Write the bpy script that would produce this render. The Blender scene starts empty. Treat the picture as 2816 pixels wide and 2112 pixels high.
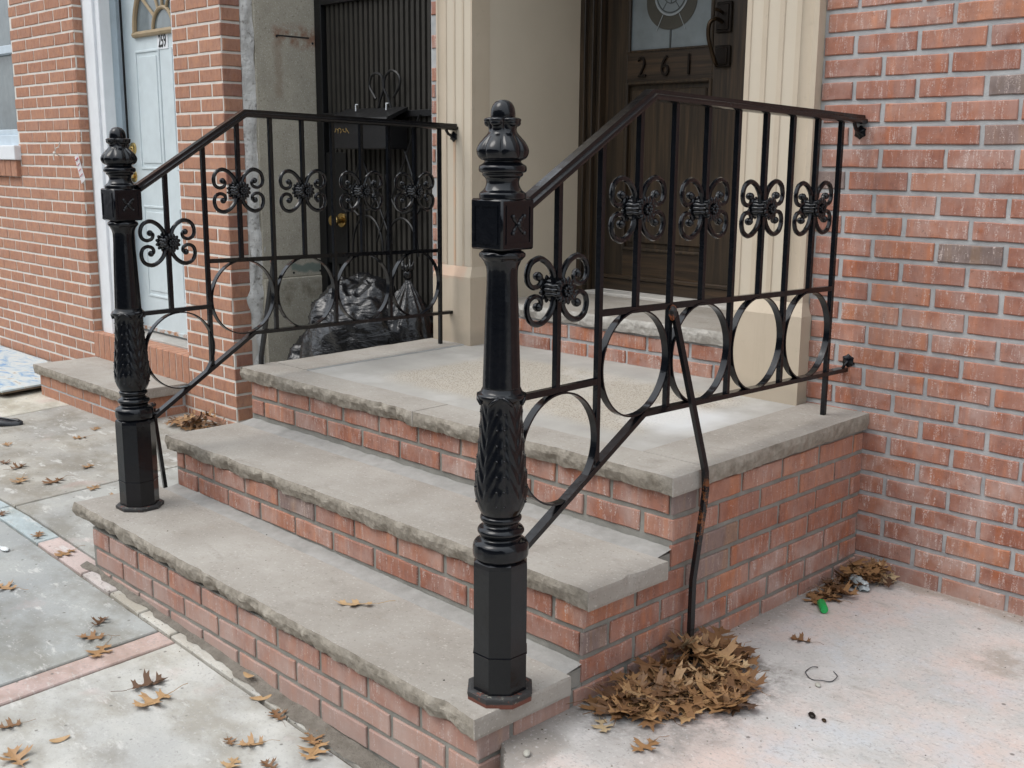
import bpy, math, random
from mathutils import Vector, Matrix, noise
random.seed(7)
R = math.radians
scene = bpy.context.scene
COL = scene.collection
rnd = random.uniform

def fbm(x, y, z, s=1.0, o=3):
    v, a = 0.0, 1.0
    for _ in range(o):
        v += a * noise.noise(Vector((x * s, y * s, z * s))); s *= 2.1; a *= .5
    return v

# ------------------------------------------------------------------ materials
class NM:
    def __init__(s, name):
        s.m = bpy.data.materials.new(name); s.m.use_nodes = True
        s.t = s.m.node_tree; s.t.nodes.clear()
        s.out = s.n('ShaderNodeOutputMaterial'); s.b = s.n('ShaderNodeBsdfPrincipled')
        s.l(s.b.outputs[0], s.out.inputs[0]); s.tc = s.n('ShaderNodeTexCoord').outputs['Object']
    def n(s, k): return s.t.nodes.new(k)
    def l(s, a, b): s.t.links.new(a, b)
    def put(s, sock, v):
        if isinstance(v, (int, float)): sock.default_value = v
        elif isinstance(v, (tuple, list)):
            sock.default_value = tuple(v) + ((1,) if len(v) == 3 and len(sock.default_value) == 4 else ())
        else: s.l(v, sock)
    def set(s, k, v): s.put(s.b.inputs[k], v)
    def map(s, scale=(1, 1, 1), rot=(0, 0, 0), loc=(0, 0, 0), vec=None):
        n = s.n('ShaderNodeMapping'); s.l(vec or s.tc, n.inputs[0])
        n.inputs['Scale'].default_value = scale; n.inputs['Rotation'].default_value = rot; n.inputs['Location'].default_value = loc
        return n.outputs[0]
    def noise(s, scale, detail=4, rough=.55, vec=None, dist=0):
        n = s.n('ShaderNodeTexNoise'); s.l(vec or s.tc, n.inputs['Vector'])
        n.inputs['Scale'].default_value = scale; n.inputs['Detail'].default_value = detail
        n.inputs['Roughness'].default_value = rough; n.inputs['Distortion'].default_value = dist
        return n.outputs['Fac']
    def vor(s, scale, vec=None, feat='F1'):
        n = s.n('ShaderNodeTexVoronoi'); s.l(vec or s.tc, n.inputs['Vector']); n.feature = feat
        n.inputs['Scale'].default_value = scale; return n.outputs['Distance']
    def ramp(s, f, stops):
        n = s.n('ShaderNodeValToRGB'); s.l(f, n.inputs[0]); e = n.color_ramp.elements
        while len(e) < len(stops): e.new(.5)
        for q, (p, c) in zip(e, stops):
            q.position = p; q.color = (c, c, c, 1) if isinstance(c, (int, float)) else tuple(c) + (1,)
        return n.outputs[0]
    def mix(s, a, b, f, mode='MIX'):
        n = s.n('ShaderNodeMix'); n.data_type = 'RGBA'; n.blend_type = mode
        s.put(n.inputs[0], f); s.put(n.inputs[6], a); s.put(n.inputs[7], b); return n.outputs[2]
    def math(s, op, a, b=0.0):
        n = s.n('ShaderNodeMath'); n.operation = op; s.put(n.inputs[0], a); s.put(n.inputs[1], b); return n.outputs[0]
    def bump(s, h, st=.3, d=.002, prev=None):
        n = s.n('ShaderNodeBump'); s.l(h, n.inputs['Height']); n.inputs['Strength'].default_value = st
        n.inputs['Distance'].default_value = d
        if prev: s.l(prev, n.inputs['Normal'])
        s.l(n.outputs[0], s.b.inputs['Normal']); return n.outputs[0]
    def attr(s, name):
        n = s.n('ShaderNodeAttribute'); n.attribute_name = name; return n.outputs['Color']
    def sep(s, c):
        n = s.n('ShaderNodeSeparateColor'); s.l(c, n.inputs[0]); return n.outputs
    def box(s, lo, hi, soft=.02):      # soft mask of an object-space box (stains with their own place)
        sp = s.n('ShaderNodeSeparateXYZ'); s.l(s.wob, sp.inputs[0]); r = None
        for i in range(3):
            if lo[i] is None: continue
            for v, op in ((lo[i], 0), (hi[i], 1)):
                n = s.n('ShaderNodeMapRange'); n.interpolation_type = 'SMOOTHSTEP'; s.l(sp.outputs[i], n.inputs[0])
                n.inputs[1].default_value = v - soft; n.inputs[2].default_value = v + soft
                n.inputs[3].default_value = op; n.inputs[4].default_value = 1 - op
                r = n.outputs[0] if r is None else s.math('MULTIPLY', r, n.outputs[0])
        return r
    def wobble(s, scale=12, amt=.05):
        n = s.n('ShaderNodeTexNoise'); s.l(s.tc, n.inputs['Vector']); n.inputs['Scale'].default_value = scale
        n.inputs['Detail'].default_value = 5
        v = s.n('ShaderNodeVectorMath'); v.operation = 'SUBTRACT'; s.l(n.outputs['Color'], v.inputs[0]); v.inputs[1].default_value = (.5, .5, .5)
        w = s.n('ShaderNodeVectorMath'); w.operation = 'SCALE'; s.l(v.outputs[0], w.inputs[0]); w.inputs['Scale'].default_value = amt * 2
        a = s.n('ShaderNodeVectorMath'); a.operation = 'ADD'; s.l(s.tc, a.inputs[0]); s.l(w.outputs[0], a.inputs[1]); s.wob = a.outputs[0]

def brick_mat(name, lo, mid, hi, dark, wash, washc, grain=.5, splash=0):
    k = NM(name); r = k.sep(k.attr('bc'))
    c = k.ramp(r[0], [(0, lo), (.5, mid), (1, hi)])
    c = k.mix(c, dark, r[1])
    big = k.noise(28, 5, .6)
    c = k.mix(c, (1.25, 1.2, 1.05), k.math('MULTIPLY', k.ramp(big, [(.4, 0), (.7, 1)]), .8), 'MULTIPLY')
    c = k.mix(c, (1.28, 1.12, .82), k.ramp(k.noise(1, 2, .5, k.map((26, 26, 1.5), loc=(1, 7, 0))), [(.54, 0), (.66, .8)]), 'MULTIPLY') if splash else c
    c = k.mix(c, (.62, .52, .48), k.ramp(k.noise(1, 4, .7, k.map((60, 60, 25), loc=(3, 0, 1))), [(.5, 0), (.72, .6)]), 'MULTIPLY')
    c = k.mix(c, (.05, .03, .025), k.ramp(k.noise(190, 3, .6), [(.68, 0), (.74, .5)]))
    st = k.noise(1, 4, .7, k.map((85, 85, 12)))
    m = k.ramp(st, [(.53, 0), (.63, 1)])
    m2 = k.ramp(k.noise(220, 3, .7), [(.45, 0), (.6, 1)])
    m = k.math('MULTIPLY', k.math('MULTIPLY', m, m2), k.math('ADD', r[2], .25))
    c = k.mix(c, washc, k.math('MULTIPLY', m, wash))
    gen = k.ramp(k.noise(9, 4, .6), [(.4, 0), (.7, 1)])
    c = k.mix(c, washc, k.math('MULTIPLY', k.math('MULTIPLY', gen, r[2]), wash * .6))
    sp = k.n('ShaderNodeSeparateXYZ'); k.l(k.tc, sp.inputs[0])
    if splash:
        c = k.mix(c, (.43, .335, .30), k.ramp(k.noise(3.3, 7, .7, k.map(loc=(8, 1, 4))), [(.35, .02), (.7, .24)]))
        c = k.mix(c, (.10, .06, .05), k.ramp(k.noise(75, 4, .75, k.map(loc=(1, 9, 4))), [(.60, 0), (.70, .45)]))
    if splash:
        zz = k.math('ADD', sp.outputs[2], k.math('MULTIPLY', k.noise(7, 5, .6), .22))
        c = k.mix(c, (.40, .30, .265), k.ramp(k.math('MULTIPLY', k.math('ADD', zz, .62), 2.0), [(.12, .8), (.62, 0)]))
        c = k.mix(c, (.62, .55, .50), k.ramp(k.noise(130, 3, .65, k.map(loc=(5, 2, 2))), [(.69, 0), (.71, .8)]))
    k.set('Base Color', c); k.set('Roughness', .9); k.set('Specular IOR Level', .25)
    h = k.noise(150, 6, .7); p = k.bump(h, .35, .002); k.bump(k.noise(1, 3, .5, k.map((300, 300, 40))), .25, .0012, p)
    return k.m

def rough_mat(name, c1, c2, scale=8, bs=.4, bd=.002, rough=.85, spec=.3, c3=None, f3=(.6, .75), bscale=160, speck=None):
    k = NM(name)
    c = k.mix(c1, c2, k.ramp(k.noise(scale, 6, .6), [(.3, 0), (.7, 1)]))
    if c3: c = k.mix(c, c3, k.ramp(k.noise(scale * 2.7, 5, .65, k.map(loc=(3, 1, 2))), [(f3[0], 0), (f3[1], 1)]))
    if speck: c = k.mix(c, speck, k.ramp(k.noise(330, 2, .5), [(.62, 0), (.7, .7)]))
    k.set('Base Color', c); k.set('Roughness', rough); k.set('Specular IOR Level', spec)
    k.bump(k.noise(bscale, 6, .7), bs, bd)
    return k.m

M = {}
M['brick'] = brick_mat('red_brick', (.25, .092, .058), (.30, .115, .073), (.34, .145, .09), (.13, .11, .105), 1.0, (.60, .50, .46), splash=1)
M['brick_step'] = brick_mat('red_brick_washed', (.25, .095, .06), (.30, .122, .08), (.35, .155, .10), (.17, .14, .135), 1.0, (.52, .43, .39), splash=1)
M['brick_nb'] = brick_mat('tan_red_brick', (.345, .175, .118), (.365, .19, .13), (.385, .205, .14), (.25, .12, .09), .25, (.6, .5, .44), .2)
M['mortar'] = rough_mat('grey_mortar', (.31, .315, .32), (.46, .465, .46), 14, .6, .003)
M['mortar_dk'] = rough_mat('dark_mortar', (.19, .185, .165), (.30, .29, .26), 14, .6, .003)
M['mortar_nb'] = rough_mat('pale_mortar', (.60, .565, .51), (.70, .67, .62), 14, .5, .002)
def black_paint(name, base=(.0035, .0042, .006), rough=.08, rust=.0):
    k = NM(name); c = base
    if rust:
        c = k.mix(base, (.22, .06, .02), k.math('MULTIPLY', k.ramp(k.noise(22, 6, .7), [(.74, 0), (.79, 1)]), rust))
    k.set('Base Color', c); k.set('Roughness', k.ramp(k.noise(40, 4, .6), [(.3, rough), (.75, rough + .14)]))
    k.set('Specular IOR Level', .40)
    p = k.bump(k.noise(38, 4, .55), .25, .003)
    return k.m
M['paint'] = black_paint('glossy_black_paint', rust=.5)
M['paint_rail'] = black_paint('black_rail_paint', (.006, .006, .007), .14, .35)
k = NM('painted_brace'); k.wobble(40, .03)
c = k.mix((.005, .0055, .007), (.17, .06, .02), k.math('MULTIPLY', k.box((None, None, -.20), (None, None, -.035), .02), k.ramp(k.noise(60, 5, .7), [(.5, 0), (.56, 1)])))
k.set('Base Color', c); k.set('Roughness', .25); M['brace'] = k.m
M['gate'] = black_paint('dark_gate_paint', (.006, .006, .0065), .4)
k = NM('rusty_black_paint'); c = k.mix((.01, .009, .009), (.28, .075, .02), k.ramp(k.noise(45, 6, .7), [(.5, 0), (.58, 1)]))
k.set('Base Color', c); k.set('Roughness', .5); k.bump(k.noise(140, 4, .6), .4, .002); M['rust'] = k.m
k = NM('rusty_plate'); k.wobble(60, .004)
c = k.mix((.03, .03, .03), (.13, .04, .024), k.math('MAXIMUM', k.box((None, None, -.05), (None, None, -.003), .002), k.ramp(k.noise(50, 6, .7), [(.58, 0), (.64, 1)])))
c = k.mix(c, (.3, .29, .24), k.ramp(k.noise(60, 4, .7, k.map(loc=(5, 2, 1))), [(.6, 0), (.7, .8)]))
k.set('Base Color', c); k.set('Roughness', .65); k.bump(k.noise(160, 4, .6), .5, .002); M['plate'] = k.m

# sandstone treads
k = NM('sandstone_tread')
c = k.mix((.275, .248, .215), (.355, .33, .296), k.ramp(k.noise(5, 6, .62), [(.3, 0), (.7, 1)]))
c = k.mix(c, (.285, .25, .21), k.ramp(k.noise(13, 6, .7, k.map((1, 2.2, 1), loc=(2, 0, 0))), [(.55, 0), (.78, .8)]))
c = k.mix(c, (.17, .15, .125), k.ramp(k.noise(1, 5, .75, k.map((26, 60, 30), rot=(0, 0, .5))), [(.66, 0), (.74, .55)]))
c = k.mix(c, (.5, .47, .42), k.ramp(k.noise(48, 3, .6), [(.66, 0), (.74, .5)]))
c = k.mix(c, (.41, .385, .345), k.ramp(k.noise(2.2, 5, .6, k.map(loc=(9, 3, 1))), [(.48, 0), (.66, .55)]))
c = k.mix(c, (.56, .52, .47), k.ramp(k.noise(115, 2, .6), [(.60, 0), (.72, .45)]))
c = k.mix(c, (.15, .13, .11), k.ramp(k.noise(100, 3, .6, k.map(loc=(4, 4, 4))), [(.60, 0), (.72, .5)]))
c = k.mix(c, (.20, .175, .145), k.ramp(k.noise(6.5, 7, .75, k.map((1, 1.6, 1), loc=(2, 6, 0))), [(.56, 0), (.72, .55)]))
k.wobble(9, .05)
k.set('Base Color', c); k.set('Roughness', .8); k.set('Specular IOR Level', .3)
p = k.bump(k.noise(220, 5, .7), .18, .0015); k.bump(k.noise(18, 4, .5), .15, .004, p); M['stone'] = k.m
k = NM('split_sandstone_edge')
c = k.mix((.20, .175, .14), (.37, .335, .285), k.ramp(k.noise(30, 6, .7), [(.3, 0), (.7, 1)]))
c = k.mix(c, (.16, .14, .115), k.ramp(k.noise(55, 4, .7, k.map(loc=(3, 3, 1))), [(.60, 0), (.75, .7)]))
k.set('Base Color', c); k.set('Roughness', .95); k.set('Specular IOR Level', .15)
p = k.bump(k.noise(50, 6, .65), .7, .006); k.bump(k.noise(260, 4, .7), .4, .002, p); M['stone_edge'] = k.m
M['stone_white'] = rough_mat('pale_sill_stone', (.46, .44, .41), (.56, .54, .50), 9, .25, .002)
M['stone_white_edge'] = rough_mat('pale_split_stone', (.36, .34, .31), (.52, .50, .46), 22, 1, .006, bscale=60)
# landing centre tiles
k = NM('grey_cement_border')
c = k.mix((.315, .30, .275), (.395, .378, .348), k.ramp(k.noise(6, 6, .6), [(.3, 0), (.7, 1)]))
k.wobble(9, .05)
ag = k.mix((.36, .32, .26), (.47, .43, .37), k.ramp(k.noise(170, 3, .6), [(.35, 0), (.65, 1)]))
ag = k.mix(ag, (.12, .10, .08), k.ramp(k.noise(230, 2, .5, k.map(loc=(1, 5, 2))), [(.56, 0), (.62, .8)]))
c = k.mix(c, ag, k.box((-1.55, -.74, None), (-.36, -.10, None), .05))
c = k.mix(c, (.53, .52, .50), k.ramp(k.noise(3, 6, .65, k.map(loc=(4, 4, 0))), [(.52, 0), (.70, .5)]))
c = k.mix(c, (.25, .23, .20), k.ramp(k.noise(40, 5, .7), [(.64, 0), (.74, .5)]))
c = k.mix(c, (.72, .74, .75), k.math('MULTIPLY', k.box((-.50, -.62, None), (-.24, -.32, None), .07), .55))
k.set('Base Color', c); k.set('Roughness', .8); k.bump(k.noise(200, 5, .7), .3, .0015); M['cement'] = k.m
M['fillet'] = rough_mat('cement_fillet', (.265, .258, .24), (.36, .35, .33), 20, .6, .003)
M['dirt'] = rough_mat('sandy_dirt', (.16, .14, .115), (.26, .235, .20), 30, 1, .006, c3=(.09, .08, .065))

# pavement: tint per slab + stains
k = NM('pavement_concrete'); base = k.attr('tint')
c = k.mix(base, (1.35, 1.33, 1.28), k.ramp(k.noise(2.6, 6, .6), [(.35, 0), (.7, 1)]), 'MULTIPLY')
c = k.mix(c, (.72, .69, .645), k.ramp(k.noise(4.2, 7, .62, k.map((1, 1.5, 1), rot=(0, 0, .9), loc=(7, 2, 0))), [(.44, 0), (.62, 1)]), 'MULTIPLY')
c = k.mix(c, (.58, .57, .54), k.ramp(k.noise(8, 6, .68, k.map((1, 2.6, 1), rot=(0, 0, .9))), [(.58, 0), (.66, .6)]))
c = k.mix(c, (.30, .26, .22), k.ramp(k.noise(36, 5, .7, k.map(loc=(2, 9, 0))), [(.64, 0), (.72, .6)]))
c = k.mix(c, (.28, .27, .26), k.ramp(k.noise(110, 3, .65), [(.57, 0), (.67, .55)]))
c = k.mix(c, (.62, .61, .58), k.ramp(k.noise(90, 3, .65, k.map(loc=(5, 5, 0))), [(.60, 0), (.74, .4)]))
c = k.mix(c, (.19, .18, .165), k.ramp(k.noise(15, 7, .8, k.map(loc=(1, 8, 0))), [(.63, 0), (.71, .5)]))
c = k.mix(c, (.12, .11, .10), k.ramp(k.vor(17, k.map(loc=(.3, .7, 0))), [(.05, .7), (.10, 0)]))
c = k.mix(c, (.55, .36, .33), k.ramp(k.noise(3, 5, .6, k.map(loc=(11, 2, 0))), [(.62, 0), (.75, .35)]))
k.set('Base Color', c); k.set('Roughness', .88); k.set('Specular IOR Level', .25)
p = k.bump(k.noise(170, 6, .7), .35, .002); k.bump(k.noise(14, 5, .6), .3, .005, p); M['pave'] = k.m
k = NM('driveway_concrete')
c = k.mix((.54, .52, .50), (.42, .41, .395), k.ramp(k.noise(3.1, 6, .62), [(.35, 0), (.68, 1)]))
c = k.mix(c, (.60, .45, .39), k.ramp(k.noise(2.2, 8, .72, k.map(loc=(1.3, 2.1, 0))), [(.44, 0), (.62, .65)]))
c = k.mix(c, (.46, .51, .56), k.ramp(k.noise(3.4, 8, .74, k.map(loc=(6.1, 4, 0))), [(.52, 0), (.68, .55)]))
c = k.mix(c, (.34, .32, .29), k.ramp(k.noise(1, 6, .72, k.map((7, 20, 7), rot=(0, 0, .75))), [(.57, 0), (.72, .7)]))
c = k.mix(c, (.2, .18, .16), k.ramp(k.noise(60, 5, .75, k.map(loc=(2, 1, 0))), [(.66, 0), (.73, .65)]))
c = k.mix(c, (.13, .11, .10), k.ramp(k.vor(9, k.map(loc=(.42, .1, 0))), [(.035, .8), (.06, 0)]))
k.wobble(6, .09)
c = k.mix(c, (.33, .29, .25), k.math('MULTIPLY', k.box((.56, -.42, None), (.95, -.24, None), .05), k.ramp(k.noise(14, 5, .6), [(.38, 0), (.55, .8)])))
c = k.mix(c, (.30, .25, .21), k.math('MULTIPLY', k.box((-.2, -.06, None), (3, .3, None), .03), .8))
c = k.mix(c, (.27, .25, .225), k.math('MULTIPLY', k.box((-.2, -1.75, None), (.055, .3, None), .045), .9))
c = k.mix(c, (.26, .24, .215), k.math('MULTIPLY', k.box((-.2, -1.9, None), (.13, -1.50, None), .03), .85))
c = k.mix(c, (.17, .155, .14), k.math('MULTIPLY', k.box((-.1, -1.40, None), (.33, -.80, None), .05), k.ramp(k.noise(24, 5, .7), [(.42, 0), (.6, .8)])))
c = k.mix(c, (.33, .31, .29), k.math('MULTIPLY', k.box((.12, -1.5, None), (.34, -1.2, None), .05), .55))
c = k.mix(c, (.30, .29, .28), k.ramp(k.noise(1, 4, .75, k.map((70, 160, 70), rot=(0, 0, .75))), [(.55, 0), (.64, .5)]))
c = k.mix(c, (.22, .20, .185), k.ramp(k.noise(105, 3, .65), [(.58, 0), (.68, .5)]))
c = k.mix(c, (.68, .67, .65), k.ramp(k.noise(85, 3, .65, k.map(loc=(5, 5, 0))), [(.58, 0), (.72, .4)]))
c = k.mix(c, (.17, .155, .14), k.ramp(k.noise(16, 7, .8, k.map(loc=(1, 8, 0))), [(.64, 0), (.72, .5)]))
k.set('Base Color', c); k.set('Roughness', .9); k.set('Specular IOR Level', .25)
p = k.bump(k.noise(190, 6, .72), .4, .002); k.bump(k.noise(11, 6, .6), .4, .008, p); M['drive'] = k.m
M['asphalt'] = rough_mat('asphalt', (.045, .045, .047), (.06, .06, .06), 8, .5, .003)
# painted stucco
k = NM('cream_stucco')
c = k.mix((.46, .385, .29), (.52, .44, .34), k.ramp(k.noise(4, 5, .6), [(.3, 0), (.7, 1)]))
st = k.noise(1, 5, .65, k.map((26, 26, 1.6)))
c = k.mix(c, (.33, .27, .20), k.ramp(st, [(.58, 0), (.8, .3)]))
c = k.mix(c, (.30, .26, .21), k.ramp(k.noise(24, 6, .75), [(.60, 0), (.72, .4)]))
k.wobble(10, .04)
c = k.mix(c, (.33, .28, .22), k.math('MULTIPLY', k.box((None, None, -.1), (None, None, .05), .03), .5))
c = k.mix(c, (.58, .34, .21), k.math('MULTIPLY', k.box((-1.935, -.08, .34), (-1.905, .0, .86), .012), .55))
c = k.mix(c, (.60, .37, .26), k.math('MULTIPLY', k.box((-2.1, -.1, .275), (-1.83, .0, .335), .015), .5))
k.set('Base Color', c); k.set('Roughness', .8); k.bump(k.noise(320, 4, .6), .4, .0012); M['stucco'] = k.m
k = NM('tan_stucco_reveal')
c = k.mix((.52, .455, .36), (.56, .49, .39), k.ramp(k.noise(3, 5, .6), [(.3, 0), (.7, 1)]))
k.set('Base Color', c); k.set('Roughness', .8); k.bump(k.noise(320, 4, .6), .4, .0012); M['stucco2'] = k.m
# dark oak
k = NM('dark_oak')
g = k.noise(1, 6, .65, k.map((55, 55, 2.2)), dist=.6)
c = k.ramp(g, [(.28, (.008, .006, .005)), (.5, (.031, .022, .014)), (.72, (.072, .045, .025))])
c = k.mix(c, (.13, .08, .042), k.ramp(k.noise(1, 4, .6, k.map((16, 16, 1.0), loc=(3, 0, 0))), [(.55, 0), (.8, .4)]))
k.set('Base Color', c); k.set('Roughness', .38); k.bump(g, .25, .0015); M['oak'] = k.m
k = NM('dark_oak_rail')
g = k.noise(1, 6, .65, k.map((2.2, 55, 55)), dist=.8)
c = k.ramp(g, [(.28, (.008, .0055, .004)), (.5, (.035, .023, .014)), (.72, (.08, .048, .026))])
k.set('Base Color', c); k.set('Roughness', .38); k.bump(g, .25, .0015); M['oak_h'] = k.m
def plain(name, c, rough=.5, metal=0, spec=.5, bs=0, bscale=80, var=.12):
    k = NM(name)
    d = tuple(x * (1 - var * 2) for x in c)
    k.set('Base Color', k.mix(c, d, k.ramp(k.noise(12, 5, .6), [(.35, 0), (.7, 1)])))
    k.set('Roughness', rough); k.set('Metallic', metal); k.set('Specular IOR Level', spec)
    if bs: k.bump(k.noise(bscale, 4, .6), bs, .002)
    return k.m
M['bronze'] = plain('aged_bronze', (.06, .04, .024), .35, .8)
M['darkmetal'] = plain('dark_bronze', (.02, .015, .012), .4, .6)
M['brass'] = plain('polished_brass', (.75, .52, .20), .18, 1)
M['glass'] = plain('frosted_door_glass', (.19, .22, .23), .32, 0, .6, .15, 30)
M['glass_olive'] = plain('olive_leaded_glass', (.065, .063, .052), .3)
M['lead'] = plain('pale_lead_came', (.30, .33, .34), .4)
M['leaddk'] = plain('dark_lead_came', (.06, .07, .07), .4)
M['doorblue'] = plain('pale_blue_door_paint', (.60, .67, .69), .42, var=.05)
M['white'] = plain('white_trim_paint', (.74, .76, .78), .45, var=.04)
M['whiteblue'] = plain('bluish_white_trim', (.52, .60, .66), .45, var=.06)
M['tan'] = plain('tan_fanlight_frame', (.36, .27, .16), .5)
M['win'] = plain('window_glass', (.16, .19, .20), .08, 0, .9)
M['sash'] = plain('blue_grey_sash', (.30, .37, .40), .5)
M['black'] = plain('black_numeral', (.015, .015, .015), .5)
M['gap'] = plain('dark_gap_shade', (.02, .018, .018), .8)  # near-black colour stands in for shade in gaps and holes
M['gold'] = plain('faded_gold_lettering', (.30, .20, .06), .5)
M['gslat'] = plain('dark_bronze_slat', (.032, .029, .024), .55, .1, .4, .4, 300)
M['green'] = plain('green_plastic', (.02, .42, .10), .35)
M['wire'] = plain('grey_wire', (.09, .095, .10), .45, .5)
k = NM('rust_streaked_white'); c = k.mix((.50, .55, .56), (.36, .17, .08), k.ramp(k.noise(28, 6, .7), [(.45, 0), (.6, 1)]))
k.set('Base Color', c); k.set('Roughness', .7); M['rustw'] = k.m
M['clear'] = plain('cloudy_plastic', (.42, .46, .46), .15, 0, .8, .6, 60)
M['spoon'] = plain('white_plastic', (.75, .78, .78), .35)
M['blackpl'] = plain('black_plastic', (.02, .022, .026), .35, 0, .5, .3, 40)
M['paper'] = plain('white_paper', (.75, .72, .72), .7)
M['pink'] = plain('pink_print', (.62, .16, .20), .7)
M['pebble'] = plain('pale_pebble', (.42, .41, .36), .7, bs=.5)
k = NM('alley_concrete')
c = k.mix((.335, .305, .245), (.43, .395, .32), k.ramp(k.noise(9, 6, .65), [(.3, 0), (.7, 1)]))
c = k.mix(c, (.60, .58, .52), k.ramp(k.noise(160, 2, .6), [(.60, 0), (.68, .8)]))
c = k.mix(c, (.16, .14, .10), k.ramp(k.noise(110, 3, .6, k.map(loc=(2, 2, 2))), [(.60, 0), (.70, .7)]))
k.wobble(14, .03)
c = k.mix(c, (.24, .10, .05), k.math('MULTIPLY', k.box((None, -.14, 1.30), (None, .13, 1.40), .02), k.ramp(k.noise(22, 4, .6), [(.4, 0), (.6, .75)])))
c = k.mix(c, (.20, .12, .07), k.math('MULTIPLY', k.box((None, -.13, 1.05), (None, -.09, 1.35), .015), .35))
c = k.mix(c, (.12, .17, .15), k.math('MULTIPLY', k.box((None, -.07, .205), (None, .10, .245), .008), .8))
c = k.mix(c, (.12, .10, .06), k.math('MULTIPLY', k.box((None, -.2, .05), (None, .16, .16), .02), k.ramp(k.noise(18, 4, .6), [(.45, 0), (.65, .6)])))
k.set('Base Color', c); k.set('Roughness', .85); k.bump(k.noise(170, 6, .75), .5, .003); M['alley'] = k.m
M['patch'] = rough_mat('rough_cement_patch', (.50, .49, .47), (.72, .71, .68), 16, 1, .012, c3=(.30, .28, .25), f3=(.55, .68), bscale=38)
k = NM('black_garbage_bag')
k.set('Base Color', (.006, .006, .007)); k.set('Roughness', k.ramp(k.noise(6, 3), [(.3, .16), (.7, .3)])); k.set('Specular IOR Level', .5)
p = k.bump(k.noise(1, 4, .55, k.map((7, 7, 16), rot=(.3, .4, .2)), dist=1.6), .5, .02)
k.bump(k.noise(1, 2, .5, k.map((22, 22, 50), rot=(.7, .2, .9)), dist=1.5), .35, .005, p); M['bag'] = k.m
k = NM('dry_leaf'); r = k.sep(k.attr('lc'))
c = k.ramp(r[0], [(0, (.07, .035, .018)), (.3, (.18, .09, .038)), (.6, (.31, .17, .072)), (.82, (.42, .26, .125)), (1, (.46, .36, .22))])
c = k.mix(c, (.14, .07, .035), k.ramp(k.noise(60, 4, .6), [(.5, 0), (.8, .5)]))
k.set('Base Color', c); k.set('Roughness', .55); k.bump(k.noise(120, 4, .6), .4, .001); M['leaf'] = k.m
k = NM('paint_splashed_board')
sw = k.noise(4.0, 6, .55, k.map((1, 2.4, 1), rot=(0, 0, .6)), dist=2.2)
c = k.ramp(sw, [(.30, (.10, .24, .48)), (.40, (.32, .42, .50)), (.5, (.48, .53, .54)), (.62, (.54, .56, .53)), (.72, (.34, .27, .2))])
k.set('Base Color', c); k.set('Roughness', .6); k.bump(sw, .3, .004); M['board'] = k.m

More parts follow.
